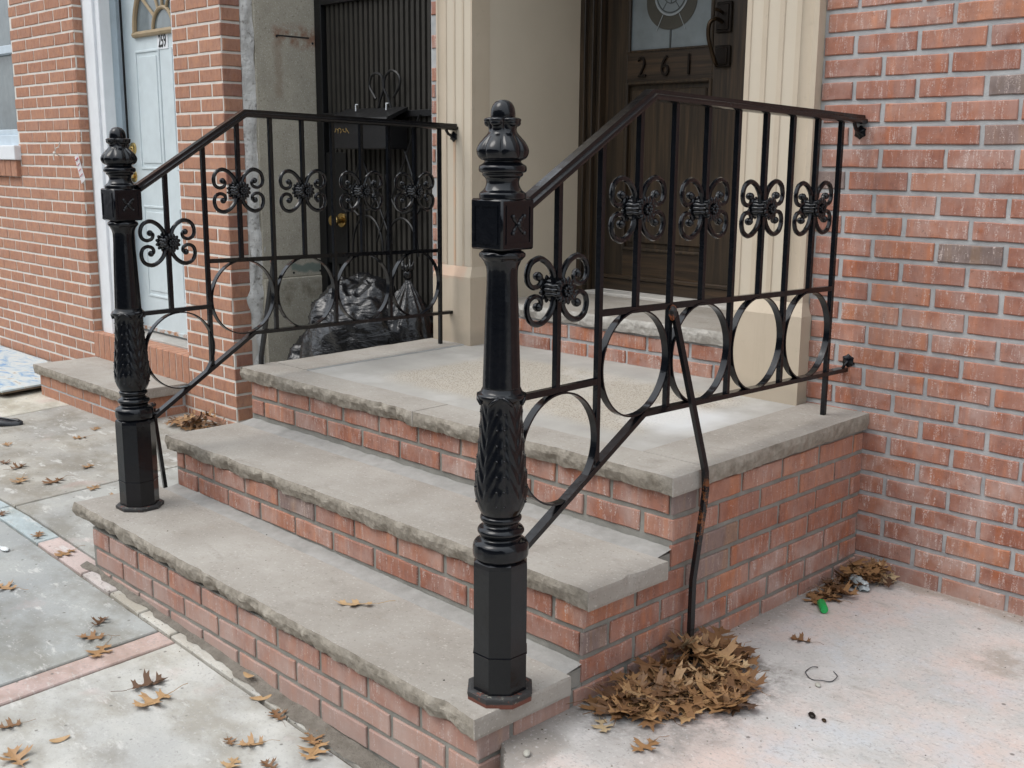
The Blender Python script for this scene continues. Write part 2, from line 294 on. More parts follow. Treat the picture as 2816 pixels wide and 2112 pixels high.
# ------------------------------------------------------------------ mesh helpers
class MB:
    def __init__(s): s.v = []; s.f = []; s.c = []; s.mi = []; s.cur = None; s.m = 0
    def add(s, vs, fs, col=None, mi=None):
        o = len(s.v); s.v += [tuple(v) for v in vs]; s.f += [tuple(i + o for i in f) for f in fs]
        s.c += [col or (0, 0, 0)] * len(vs); s.mi += [s.m if mi is None else mi] * len(fs)
    def box(s, a, b, bev=0, mi=None, col=None):
        x0, x1 = sorted((a[0], b[0])); y0, y1 = sorted((a[1], b[1])); z0, z1 = sorted((a[2], b[2])); e = min(bev, (x1 - x0) / 3, (y1 - y0) / 3, (z1 - z0) / 3)
        if e <= 0:
            vs = [(x, y, z) for x in (x0, x1) for y in (y0, y1) for z in (z0, z1)]
            s.add(vs, [(0, 1, 3, 2), (4, 6, 7, 5), (0, 4, 5, 1), (2, 3, 7, 6), (0, 2, 6, 4), (1, 5, 7, 3)], col, mi); return
        V = []; F = []; X = (x0, x1); Y = (y0, y1); Z = (z0, z1); idx = {}
        for i in (0, 1):
            for j in (0, 1):
                for q in (0, 1):
                    c = (X[i], Y[j], Z[q]); si, sj, sq = 1 - 2 * i, 1 - 2 * j, 1 - 2 * q
                    idx[i, j, q, 0] = len(V); V.append((c[0], c[1] + sj * e, c[2] + sq * e))
                    idx[i, j, q, 1] = len(V); V.append((c[0] + si * e, c[1], c[2] + sq * e))
                    idx[i, j, q, 2] = len(V); V.append((c[0] + si * e, c[1] + sj * e, c[2]))
        for t in (0, 1):
            F += [(idx[t, 0, 0, 0], idx[t, 1, 0, 0], idx[t, 1, 1, 0], idx[t, 0, 1, 0]), (idx[0, t, 0, 1], idx[1, t, 0, 1], idx[1, t, 1, 1], idx[0, t, 1, 1]), (idx[0, 0, t, 2], idx[1, 0, t, 2], idx[1, 1, t, 2], idx[0, 1, t, 2])]
            for u in (0, 1):
                F += [(idx[0, t, u, 1], idx[1, t, u, 1], idx[1, t, u, 2], idx[0, t, u, 2]), (idx[t, 0, u, 0], idx[t, 1, u, 0], idx[t, 1, u, 2], idx[t, 0, u, 2]), (idx[t, u, 0, 0], idx[t, u, 1, 0], idx[t, u, 1, 1], idx[t, u, 0, 1])]
                for w in (0, 1): F.append((idx[t, u, w, 0], idx[t, u, w, 1], idx[t, u, w, 2]))
        s.add(V, F, col, mi)
    def prism(s, poly, axis, a, b, mi=None, col=None):     # polygon in the two other axes, extruded along axis
        n = len(poly); V = []
        for t in (a, b):
            for p in poly:
                V.append({0: (t, p[0], p[1]), 1: (p[0], t, p[1]), 2: (p[0], p[1], t)}[axis])
        s.add(V, [tuple(range(n)), tuple(range(2 * n - 1, n - 1, -1))] + [(i, (i + 1) % n, n + (i + 1) % n, n + i) for i in range(n)], col, mi)
    def lathe(s, prof, c=(0, 0, 0), n=32, rad=None, axis=2, mi=None, col=None):   # prof: (r, h)
        V = []; F = []
        for i, (r, h) in enumerate(prof):
            for j in range(n):
                a = 2 * math.pi * j / n; q = r * (rad(a, h, r) if rad else 1); x, y = q * math.cos(a), q * math.sin(a)
                p = {2: (x, y, h), 0: (h, x, y), 1: (y, h, x)}[axis]; V.append((c[0] + p[0], c[1] + p[1], c[2] + p[2]))
        for i in range(len(prof) - 1):
            for j in range(n): F.append((i * n + j, i * n + (j + 1) % n, (i + 1) * n + (j + 1) % n, (i + 1) * n + j))
        F.append(tuple(range(n - 1, -1, -1))); F.append(tuple((len(prof) - 1) * n + j for j in range(n)))
        s.add(V, F, col, mi)
    def sweep(s, path, prof, side, mi=None, col=None, closed=False, scale=None):   # prof in (side, up); path vectors, mitred
        P = [Vector(p) for p in path]; n = len(P); k = len(prof); V = []; F = []; side = Vector(side).normalized()
        for i in range(n):
            a = P[i] - P[i - 1] if (i or closed) else P[1] - P[0]; b = P[(i + 1) % n] - P[i] if (i < n - 1 or closed) else P[i] - P[i - 1]
            a.normalize(); b.normalize(); t = (a + b).normalized(); sd = side; up = t.cross(sd).normalized() * -1
            sc = 1 / max(.3, math.sqrt((1 + a.dot(b)) / 2)); g = scale[i] if scale else 1
            for (q, w) in prof: V.append(P[i] + sd * q * g + up * w * sc * g)
        m = n if closed else n - 1
        for i in range(m):
            for j in range(k): F.append((i * k + j, i * k + (j + 1) % k, ((i + 1) % n) * k + (j + 1) % k, ((i + 1) % n) * k + j))
        if not closed: F += [tuple(range(k - 1, -1, -1)), tuple((n - 1) * k + j for j in range(k))]
        s.add(V, F, col, mi)
    def tube(s, path, r, n=8, mi=None, col=None, scale=None):
        P = [Vector(p) for p in path]; V = []; F = []; t0 = (P[1] - P[0]).normalized()
        u = t0.orthogonal().normalized()
        for i, p in enumerate(P):
            t = (P[min(i + 1, len(P) - 1)] - P[max(i - 1, 0)]).normalized()
            u = (u - t * u.dot(t)).normalized(); w = t.cross(u); g = r * (scale[i] if scale else 1)
            for j in range(n):
                a = 2 * math.pi * j / n; V.append(p + (u * math.cos(a) + w * math.sin(a)) * g)
        for i in range(len(P) - 1):
            for j in range(n): F.append((i * n + j, i * n + (j + 1) % n, (i + 1) * n + (j + 1) % n, (i + 1) * n + j))
        F += [tuple(range(n - 1, -1, -1)), tuple((len(P) - 1) * n + j for j in range(n))]
        s.add(V, F, col, mi)
    def ball(s, c, r, sc=(1, 1, 1), n=8, mi=None, rot=None):
        V = [(0, 0, 1)]; F = []; m = n // 2 + 1
        for i in range(1, m):
            for j in range(n):
                a, b = math.pi * i / m, 2 * math.pi * j / n; V.append((math.sin(a) * math.cos(b), math.sin(a) * math.sin(b), math.cos(a)))
        V.append((0, 0, -1)); L = len(V) - 1
        for j in range(n):
            F.append((0, 1 + j, 1 + (j + 1) % n)); F.append((L, 1 + (m - 2) * n + (j + 1) % n, 1 + (m - 2) * n + j))
            for i in range(m - 2): F.append((1 + i * n + j, 1 + (i + 1) * n + j, 1 + (i + 1) * n + (j + 1) % n, 1 + i * n + (j + 1) % n))
        Q = []
        for v in V:
            w = Vector((v[0] * sc[0] * r, v[1] * sc[1] * r, v[2] * sc[2] * r))
            if rot: w = rot @ w
            Q.append(Vector(c) + w)
        s.add(Q, F, None, mi)
    def data(s, name, mats, smooth=False, attr=None):
        me = bpy.data.meshes.new(name); me.from_pydata(s.v, [], s.f)
        mats = mats if isinstance(mats, (list, tuple)) else [mats]
        for m in mats: me.materials.append(m)
        me.polygons.foreach_set('material_index', s.mi)
        if smooth: me.polygons.foreach_set('use_smooth', [True] * len(s.f))
        if attr:
            a = me.color_attributes.new(attr, 'FLOAT_COLOR', 'POINT'); a.data.foreach_set('color', [x for c in s.c for x in (c[0], c[1], c[2], 1)])
        me.update()
        import bmesh
        bm = bmesh.new(); bm.from_mesh(me); bmesh.ops.recalc_face_normals(bm, faces=bm.faces); bm.to_mesh(me); bm.free()
        if smooth and smooth != 'all':
            me.set_sharp_from_angle(angle=R(38))
        return me
    def build(s, name, mats, parent=None, smooth=False, attr=None):
        return link(name, s.data(name, mats, smooth, attr), parent)

def link(name, me, parent=None):
    o = bpy.data.objects.new(name, me); COL.objects.link(o)
    if parent is not None:
        o.parent = parent; w = Vector((0, 0, 0)); p = parent
        while p is not None: w += p.location; p = p.parent
        o.location = -w
    return o
def tag(o, label=None, cat=None, group=None, kind=None):
    if label: o['label'] = label
    if cat: o['category'] = cat
    if group: o['group'] = group
    if kind: o['kind'] = kind
    return o
def thing(name, loc, label, cat, group=None):
    o = bpy.data.objects.new(name, None); o.empty_display_size = .1; COL.objects.link(o); o.location = loc
    return tag(o, label, cat, group)

def text_mesh(body, size, sx, depth, bold=0):
    cu = bpy.data.curves.new('t', 'FONT'); cu.body = body; cu.size = size; cu.extrude = depth; cu.offset = bold; cu.space_character = 1
    cu.align_x = 'CENTER'
    o = bpy.data.objects.new('t', cu); COL.objects.link(o)
    me = bpy.data.meshes.new_from_object(o.evaluated_get(bpy.context.evaluated_depsgraph_get()))
    bpy.data.objects.remove(o)
    me.transform(Matrix.Rotation(R(90), 4, 'X') @ Matrix.Diagonal((sx, 1, 1, 1)))
    return me

# ------------------------------------------------------------------ bricks
def bricks(mb, O, U, N, u0, u1, z0, n, ch, bl, joint=.011, phase=0., d=.006, holes=(), wash=lambda u, z: .4, dark=.03, jit=.0011, ends=(0, 0), zmax=None, zmin=None):
    O, U, N = Vector(O), Vector(U), Vector(N)
    for r in range(n):
        za = z0 + r * ch + joint / 2; zb = z0 + (r + 1) * ch - joint / 2
        if zmax is not None: zb = min(zb, zmax)
        if zmin is not None: za = max(za, zmin)
        if zb - za < .030: continue
        ph = phase + (bl / 2 if r % 2 else 0) + rnd(-.006, .006)
        k = math.floor((u0 - ph) / bl)
        while ph + k * bl < u1:
            a = ph + k * bl + joint / 2 + rnd(-.0015, .0015); b = ph + (k + 1) * bl - joint / 2 + rnd(-.0015, .0015); k += 1
            a = max(a, u0 + (joint / 2 if not ends[0] else 0)); b = min(b, u1 - (joint / 2 if not ends[1] else 0))
            segs = [(a, b)]
            for (ha, hb, hz0, hz1) in holes:
                if zb > hz0 and za < hz1:
                    ns = []
                    for (p, q) in segs:
                        if q <= ha or p >= hb: ns.append((p, q))
                        else:
                            if p < ha - .02: ns.append((p, ha))
                            if q > hb + .02: ns.append((hb, q))
                    segs = ns
            for (p, q) in segs:
                if q - p < .018: continue
                w = wash((p + q) / 2, (za + zb) / 2)
                brick(mb, O, U, N, p, q, za, zb, d + rnd(-.0012, .0012), (random.random(), rnd(.6, 1) if random.random() < dark else 0, max(0, min(1, w + rnd(-.25, .25)))), jit)

def brick(mb, O, U, N, p, q, za, zb, d, col, jit):
    nx = max(2, int((q - p) / .04)); P = []
    for i in range(nx): P.append((p + (q - p) * i / nx, za))
    for i in range(2): P.append((q, za + (zb - za) * i / 2))
    for i in range(nx): P.append((q - (q - p) * i / nx, zb))
    for i in range(2): P.append((p, zb - (zb - za) * i / 2))
    P = [(a + rnd(-jit, jit), b + rnd(-jit, jit)) for a, b in P]
    cu, cz = (p + q) / 2, (za + zb) / 2; m = len(P); V = []
    e = .0028
    for lev in range(3):
        dd = (-.004, d - .0022, d)[lev]
        for (a, b) in P:
            if lev == 2:
                a += e * (1 if a < cu - .001 else -1 if a > cu + .001 else 0) * (1 if abs(a - cu) > (q - p) / 2 - .006 else 0)
                b += e * (1 if b < cz - .001 else -1 if b > cz + .001 else 0) * (1 if abs(b - cz) > (zb - za) / 2 - .006 else 0)
            V.append(O + U * a + N * (dd + (rnd(-.0005, .0005) if lev == 2 else 0)) + Vector((0, 0, b)))
    F = [(l * m + i, l * m + (i + 1) % m, (l + 1) * m + (i + 1) % m, (l + 1) * m + i) for l in (0, 1) for i in range(m)] + [tuple(2 * m + i for i in range(m))]
    mb.add(V, F, col)

def slab(mb, x0, x1, y0, y1, zt, t, rough='F', zf=None, step=.005, seed=0., amp=1., chips=()):
    """stone slab; rough sides: F front(-Y), L left, R right, B back are split rock, others sawn. zf(x,y)->dz"""
    per = []
    def edge(a, b, side):
        L = math.dist(a, b); r = side in rough; n = max(2, int(L / (step if r else .03)))
        nx, ny = {'F': (0, -1), 'R': (1, 0), 'B': (0, 1), 'L': (-1, 0)}[side]
        for i in range(n):
            f = i / n; per.append((a[0] + (b[0] - a[0]) * f, a[1] + (b[1] - a[1]) * f, nx, ny, r))
    edge((x0, y0), (x1, y0), 'F'); edge((x1, y0), (x1, y1), 'R'); edge((x1, y1), (x0, y1), 'B'); edge((x0, y1), (x0, y0), 'L')
    n = len(per); NL = 8; V = []
    for k in range(NL):
        f = k / (NL - 1)
        for (x, y, nx, ny, r) in per:
            z = zt - t * f; side_of = 'F' if ny < 0 else 'O'
            if r:
                j = fbm(x + seed, y, 0, 11, 3)
                j2 = fbm(x + seed, y, z * .7, 17, 3)
                base = -.010 * (1 - math.sin(min(1, f * 1.5 + .12) * math.pi * .62)) - .014 * max(0, f - .45) ** 1.2 * 2
                j3 = abs(fbm(x + seed, y, z * .9, 34, 2))
                tp = 1.0
                for q_, on_ in ((x0, 'L' in rough), (x1, 'R' in rough)):
                    if side_of == 'F' and not on_: tp = min(tp, .15 + abs(x - q_) / .05)
                o = (base + .007 * j * (1 - f * .4) + .011 * j2 * min(1, f * 3 + .15) - .008 * j3 * min(1, f * 2 + .2)) * amp * min(1, tp) * (.55 + 1.1 * abs(fbm(x + seed, 3, 0, 4, 2)))
                z += .004 * fbm(x + seed, y, 5, 30, 3) * math.sin(f * math.pi) + (.003 * fbm(x, y + seed, 9, 15, 2) if k == NL - 1 else 0)
            else:
                o = .0016 * noise.noise(Vector((x * 18 + seed, y * 18, z * 18))) - (.0015 if k in (0, NL - 1) else 0)
                for (cx, cy, cr) in chips:
                    dd = math.hypot(x - cx, y - cy)
                    if dd < cr: o -= (cr - dd) * .5 * (1 - f) ** 1.5
            dz = zf(x, y) if zf else 0
            V.append((x + nx * o, y + ny * o, z + dz))
    F = []; MI = []
    for k in range(NL - 1):
        for i in range(n):
            F.append((k * n + i, k * n + (i + 1) % n, (k + 1) * n + (i + 1) % n, (k + 1) * n + i)); MI.append(1 if per[i][4] and per[(i + 1) % n][4] else 0)
    for (k, rev) in ((0, 0), (NL - 1, 1)):     # flat top and bottom: outline ring to an inset rectangle
        q0 = len(V); ins = .03
        for i, (x, y, nx, ny, r) in enumerate(per):
            X_, Y_ = min(max(x, x0 + ins), x1 - ins), min(max(y, y0 + ins), y1 - ins)
            V.append((X_, Y_, V[k * n][2] - (zf(V[k * n][0], V[k * n][1]) if zf else 0) + (zf(X_, Y_) if zf else 0)))
        for i in range(n):
            j = (i + 1) % n
            if (Vector(V[q0 + i]) - Vector(V[q0 + j])).length < 1e-7: F.append((k * n + i, k * n + j, q0 + i))
            else: F.append((k * n + i, k * n + j, q0 + j, q0 + i))
            MI.append(0)
        c4 = [min(range(n), key=lambda i: abs(V[q0 + i][0] - a) + abs(V[q0 + i][1] - b)) for a, b in ((x0 + ins, y0 + ins), (x1 - ins, y0 + ins), (x1 - ins, y1 - ins), (x0 + ins, y1 - ins))]
        dedup = []; last = None
        for i in range(n):
            p_ = V[q0 + i]
            if last is None or (Vector(p_) - Vector(last)).length > 1e-7: dedup.append(q0 + i)
            last = p_
        if (Vector(V[dedup[0]]) - Vector(V[dedup[-1]])).length < 1e-7: dedup.pop()
        F.append(tuple(dedup)); MI.append(0)
    o = len(mb.v); mb.v += V; mb.f += [tuple(i + o for i in f) for f in F]; mb.c += [(0, 0, 0)] * len(V); mb.mi += MI

# ================================================================== GROUND
def gz(x, y):
    x = max(-2.6, min(2, x)); y = max(-3.6, min(.3, y))
    return -.632 - .04 * (x + 1.9) + .04 * (y + 1.675)
mb = MB()
xs = [-70, -30, -12, -6.5, -4, -2.6, -2, -.5, 1, 2, 6, 14, 30, 70]; ys = [-4.6, -3.6, -2.5, -1.4, -.3, .3, 3, 30]
V = [(x, y, gz(x, y) - .014) for y in ys for x in xs]; nx = len(xs)
mb.add(V, [(j * nx + i, j * nx + i + 1, (j + 1) * nx + i + 1, (j + 1) * nx + i) for j in range(len(ys) - 1) for i in range(nx - 1)])
tag(mb.build('ground', M['dirt']), kind='structure')
mb = MB()
mb.add([(-70, -4.62, -.93), (70, -4.62, -.93), (70, -13, -.88), (-70, -13, -.88), (-70, -60, -.93), (70, -60, -.93)], [(0, 1, 2, 3), (3, 2, 5, 4)])
tag(mb.build('road', M['asphalt']), kind='structure')
mb = MB()
for i in range(40):
    x = -60 + i * 3; mb.box((x + .006, -4.75, -1.1), (x + 2.994, -4.6, gz(x, -4) - .004), .01)
tag(mb.build('kerb', M['cement']), kind='structure')
# pavement slabs
mb = MB()
def pave(x0, x1, y0, y1, tint, top=0.0, st=.045):
    nx, ny = max(2, min(60, int((x1 - x0) / st))), max(2, min(60, int((y1 - y0) / st))); G = {}; V = []
    for j in range(ny + 1):
        for i in range(nx + 1):
            x, y = x0 + (x1 - x0) * i / nx, y0 + (y1 - y0) * j / ny
            dx = 1 if i == 0 else -1 if i == nx else 0; dy = 1 if j == 0 else -1 if j == ny else 0
            q = .0035 * fbm(x, y, 2, 14, 3) - .001; e = .003 + abs(q)
            G[i, j] = len(V); V.append((x + dx * e, y + dy * e, gz(x, y) + top + (.0008 * fbm(x, y, 8, 3, 2) if not (dx or dy) else 0)))
    F = [(G[i, j], G[i + 1, j], G[i + 1, j + 1], G[i, j + 1]) for j in range(ny) for i in range(nx)]
    ring = [(i, 0) for i in range(nx)] + [(nx, j) for j in range(ny)] + [(i, ny) for i in range(nx, 0, -1)] + [(0, j) for j in range(ny, 0, -1)]
    prev = [G[p] for p in ring]
    for (o_, d_) in ((-.003, -.004), (-.003, -.03)):
        cur = []
        for p in ring:
            v = V[G[p]]; dx = 1 if p[0] == 0 else -1 if p[0] == nx else 0; dy = 1 if p[1] == 0 else -1 if p[1] == ny else 0
            cur.append(len(V)); V.append((v[0] + dx * o_, v[1] + dy * o_, v[2] + d_))
        m = len(ring); F += [(prev[k], cur[k], cur[(k + 1) % m], prev[(k + 1) % m]) for k in range(m)]; prev = cur
    mb.add(V, F, tint)
BLU, LGT, WRM, RED, PAL, PBL = (.275, .285, .282), (.39, .388, .37), (.41, .385, .335), (.38, .295, .275), (.41, .40, .37), (.36, .415, .43)
for (a, b, t) in [(-12, -8.2, LGT), (-8.19, -6.9, WRM), (-6.89, -5.65, LGT), (-5.64, -4.30, (.44, .42, .365)), (-4.29, -2.785, (.31, .298, .272)), (-2.775, .0, (.32, .32, .305))]:
    pave(a, b, -1.628, -.1, t)
for (a, b, t) in [(-12, -2.80, PBL), (-2.79, -2.33, PBL), (-2.325, -1.96, (.44, .36, .34)), (-1.95, -1.75, (.42, .385, .375)), (-1.742, -1.54, PAL), (-1.532, -1.335, PAL), (-1.327, -.7, PAL), (-.692, 0, PAL)]:
    pave(a, b, -1.722, -1.637, t)
pave(-12, -4.2, -4.6, -1.732, LGT); pave(-4.19, -1.386, -3.1, -1.732, BLU); pave(-1.377, -1.283, -3.1, -1.732, RED)
pave(-1.274, 1.2, -3.1, -1.732, LGT); pave(-4.19, 1.2, -3.19, -3.11, RED); pave(-4.19, 1.2, -4.6, -3.2, BLU); pave(1.21, 12, -4.6, -1.732, LGT)
pv = mb.build('pavement', M['pave'], attr='tint'); tag(pv, kind='structure')
# driveway / raised forecourt at right
mb = MB(); P = [(.0, .0), (-.02, -.4), (-.02, -1.0), (-.012, -1.58)]
for i in range(24):
    f = i / 23; P.append((.0 + .14 * f + .008 * fbm(f * 3, 1, 0, 5), -1.60 - .14 * f ** 1.4 + .01 * fbm(f * 3, 7, 0, 6)))
P += [(1.0, -1.85), (3, -1.9), (9, -1.9), (9, 0.0)]
V = []; 
for (x, y) in P: V.append((x, y, -.52 + .0))
for (x, y) in P: V.append((x + .006, y - .006, -.545))
for (x, y) in P: V.append((x + rnd(-.003, .003), y - rnd(0, .008), -.80))
m = len(P)
mb.add(V, [tuple(range(m))] + [(l * m + i, l * m + (i + 1) % m, (l + 1) * m + (i + 1) % m, (l + 1) * m + i) for l in (0, 1) for i in range(m)])
tag(mb.build('driveway', M['drive']), kind='structure')
# dirt and cement line along the bottom of the steps
mb = MB(); n = 160
V = []
for i in range(n + 1):
    x = -2.02 + 2.06 * i / n; w = .016 + .022 * fbm(x, 2, 0, 8, 4) + .030 * max(0, min(1, (x + 1.3) * 1.5)); h = .012 + .008 * fbm(x, 5, 0, 7, 3)
    g = gz(x, -1.70)
    V += [(x, -1.672, g + max(.008, h)), (x, -1.682 - w * .3, g + max(.006, h * .45)), (x, -1.676 - w, g + .0015)]
mb.add(V, [(3 * i + j, 3 * i + 3 + j, 3 * i + 4 + j, 3 * i + 1 + j) for i in range(n) for j in (0, 1)])
tag(mb.build('sand', M['dirt'], smooth='all'), kind='stuff', label='sandy dirt gathered along the foot of the lowest brick step', cat='dirt')

# ================================================================== STOOP
stoop = thing('stoop', (-1, -.85, -.62), 'red brick stoop with three sandstone treads between black iron railings', 'stoop')
CH, BL = .0677, .2037
mb = MB()
X, Y, Z = Vector((1, 0, 0)), Vector((0, 1, 0)), Vector((0, 0, 1))
wst = lambda u, z: .75 if z > -.3 else .8
# fronts: O at origin so u = x
CS, G0 = .0695, -.0575 - 8 * .0695
gb = dict(joint=.014, jit=.0013)
bricks(mb, (0, -.983, 0), X, -Y, -2.022, .006, G0, 8, CS, .2037, phase=-.10, wash=wst, dark=.03, ends=(0, 1), zmin=-.222, **gb)
bricks(mb, (0, -1.325, 0), X, -Y, -1.985, .006, G0, 8, CS, .2037, phase=-.10, wash=wst, dark=.04, ends=(0, 1), zmin=-.43, zmax=-.272, **gb)
bricks(mb, (0, -1.668, 0), X, -Y, -1.955, .006, G0 - 2 * CS, 10, CS, .2037, phase=-.10, wash=lambda u, z: .9, dark=.08, ends=(0, 1), zmax=-.479, **gb)
def sidewash(u, z): return .3 + .5 * (1 if z < -.33 else 0)
bricks(mb, (0, 0, 0), Y, X, -.989, 0, G0, 8, CS, .2037, phase=-.989, wash=sidewash, dark=.12, ends=(1, 0), zmin=-.268, **gb)
bricks(mb, (0, 0, 0), Y, X, -1.331, 0, G0, 8, CS, .2037, phase=-1.331, wash=sidewash, dark=.10, ends=(1, 0), zmax=-.270, zmin=-.476, **gb)
bricks(mb, (0, 0, 0), Y, X, -1.674, 0, G0 - 2 * CS, 10, CS, .2037, phase=-1.674, wash=sidewash, dark=.05, ends=(1, 0), zmax=-.478, **gb)
mb.build('brickwork', M['brick_step'], stoop, attr='bc')
mb = MB()
mb.box((-2.024, -.983, -.75), (0, .11, -.052)); mb.box((-1.99, -1.325, -.75), (0, -.985, -.27)); mb.box((-1.96, -1.668, -.75), (0, -1.327, -.477))
mb.box((-2.0, -1.052, -.269), (-.001, -.984, -.2235)); mb.box((-1.96, -1.39, -.476), (-.001, -1.326, -.4305)); mb.build('mortar_core', M['mortar_dk'], stoop)
tilt = lambda x, y: .012 * y
for (x0, x1, y0, y1, zt, rg, sd, zf, nm) in [
    (-2.055, -1.016, -1.015, -.864, 0, 'FL', 1., tilt, 'a'), (-1.014, .022, -1.015, -.864, 0, 'F', 5., tilt, 'a'),
    (-.202, .022, -.862, 0, 0, 'R', 9., tilt, 'a'), (-2.050, -1.832, -.862, -.0, 0, 'L', 12., tilt, 'a'),
    (-2.030, .040, -1.352, -1.048, -.219, 'FL', 20., None, 'b'), (-2.045, .019, -1.698, -1.385, -.426, 'FL', 33., lambda x, y: -.012 * x, 'c')]:
    mb = MB(); amp = .55 if sd == 9. else 1.0
    slab(mb, x0, x1, y0, y1, zt, .050, rg, zf, seed=sd, amp=amp, chips=((x1, -1.20, .018), (x1, -1.165, .012)) if nm == 'b' else ((x1, -1.50, .012),) if nm == 'c' else ())
    mb.build('tread_slab', [M['stone'], M['stone_edge']], stoop)
def tl(m):
    m.v = [(x, y, z + .012 * min(0, y)) for x, y, z in m.v]; return m
mb = MB()
mb.box((-1.829, -.861, -.05), (-.205, .108, -.0035)); tl(mb).build('landing_panel', M['cement'], stoop)
mb = MB()
mb.box((-1.8325, -.86, -.03), (-1.826, -.0, -.0010)); tl(mb).build('joint_line', M['mortar'], stoop)
mb = MB(); mb.box((-.2050, -.86, -.03), (-.2015, -.0, -.0022)); tl(mb).build('joint_line', M['dirt'], stoop)
mb = MB(); mb.box((-1.83, -.8650, -.03), (-.202, -.8600, -.0022)); tl(mb).build('joint_line', M['mortar_dk'], stoop)
mb = MB(); mb.box((-1.0155, -1.012, -.04), (-1.0145, -.866, -.003)); tl(mb).build('joint_line', M['mortar'], stoop)
def fillet(x0, x1, y, z, w, h, seed, side=-1):
    mb = MB(); n = int((x1 - x0) / .012); V = []
    for i in range(n + 1):
        x = x0 + (x1 - x0) * i / n; ww = w * (1 + (.35 if w < .03 else .10) * fbm(x, seed, 0, 12, 3)); hh = h * (1 + .3 * fbm(x, seed, 4, 15, 3))
        ww = min(ww, w * 1.08) if w > .03 else ww; V += [(x, y, z + hh), (x, y + side * ww * .5, z + hh * .5), (x, y + side * ww, z + .0008)]
    mb.add(V, [(3 * i + j, 3 * i + 3 + j, 3 * i + 4 + j, 3 * i + 1 + j) for i in range(n) for j in (0, 1)])
    return mb
fillet(-2.02, .003, -.984, -.2215, .066, .012, 3).build('mortar_fillet', M['fillet'], stoop, smooth='all')
o = fillet(-1.985, .003, -1.326, -.4285, .061, .009, 8).build('mortar_fillet', M['fillet'], stoop, smooth='all')
for v in o.data.vertices: v.co.z += -.012 * v.co.x
fillet(-1.81, -.5, .104, -.008, .010, .007, 13).build('mortar_fillet', M['fillet'], stoop, smooth='all')

# ================================================================== RAILINGS
SQ = lambda a, b=None: [(-a, -(b or a)), (a, -(b or a)), (a, (b or a)), (-a, (b or a))]
HR = [(-.0115, -.012), (.0115, -.012), (.0125, -.004), (.0195, -.001), (.0205, .004), (.0175, .0095), (.010, .0125), (-.010, .0125), (-.0175, .0095), (-.0205, .004), (-.0195, -.001), (-.0125, -.004)]
def smooth_path(P, n=5):
    out = []
    for i in range(len(P) - 1):
        p0 = P[max(i - 1, 0)]; p1 = P[i]; p2 = P[i + 1]; p3 = P[min(i + 2, len(P) - 1)]
        for k in range(n):
            t = k / n
            out.append(tuple(.5 * ((2 * p1[c]) + (-p0[c] + p2[c]) * t + (2 * p0[c] - 5 * p1[c] + 4 * p2[c] - p3[c]) * t * t + (-p0[c] + 3 * p1[c] - 3 * p2[c] + p3[c]) * t ** 3) for c in range(len(p1))))
    out.append(tuple(P[-1])); return out
# shared ornament meshes (local, plane YZ)
mb = MB(); sc = [(-.010, .016), (-.018, .043), (-.038, .064), (-.063, .073), (-.088, .063), (-.098, .040), (-.093, .019), (-.076, .010), (-.058, .015), (-.053, .029), (-.062, .036)]
sp = smooth_path([(0, a, b) for a, b in sc], 4)
for sy in (1, -1):
    for sz in (1, -1):
        p = [(x, y * sy, z * sz) for x, y, z in sp]; L = len(p)
        mb.tube(p, .0068, 8, scale=[1.15 - .35 * i / L for i in range(L)]); mb.ball((0, -.0635 * sy, .034 * sz), .0105, (1.2, 1, 1), 10)
SCROLL = mb.data('scroll', M['paint'], True)
mb = MB()
mb.lathe([(.016, -.026), (.0225, -.024), (.0255, -.016), (.0235, -.006), (.0215, 0), (.0235, .006), (.0255, .016), (.0225, .024), (.016, .026)], n=72, axis=0, rad=lambda a, h, r: 1 - .16 * (1 - abs(math.cos(6 * a)) ** .6))
for sx in (1, -1):
    for i in range(12):
        a = 2 * math.pi * (i + .5) / 12; rot = Matrix.Rotation(a, 3, 'X')
        mb.ball((sx * .0270, .0215 * math.cos(a), .0215 * math.sin(a)), .0115, (.42, 1, .60), 8, rot=rot)
    mb.ball((sx * .028, 0, 0), .011, (.7, 1, 1), 8)
    for i in range(8):
        a = 2 * math.pi * i / 8; mb.ball((sx * .0335, .0100 * math.cos(a), .0095 * math.sin(a)), .0042, (1, 1, 1), 6)
    mb.ball((sx * .0365, 0, 0), .0042, (1, 1, 1), 6)
ROSE = mb.data('rosette', M['paint'], True)

# newel post parts (local, base at z 0)
def oct_(a): 
    b = (a + math.pi / 8) % (math.pi / 4) - math.pi / 8; return 1 / math.cos(b)
POST = {}
mb = MB(); mb.lathe([(.052, .0105), (.0595, .012), (.0595, .306), (.0588, .316), (.050, .3235)], n=8, rad=lambda a, h, r: 1 / math.cos(math.pi / 8))
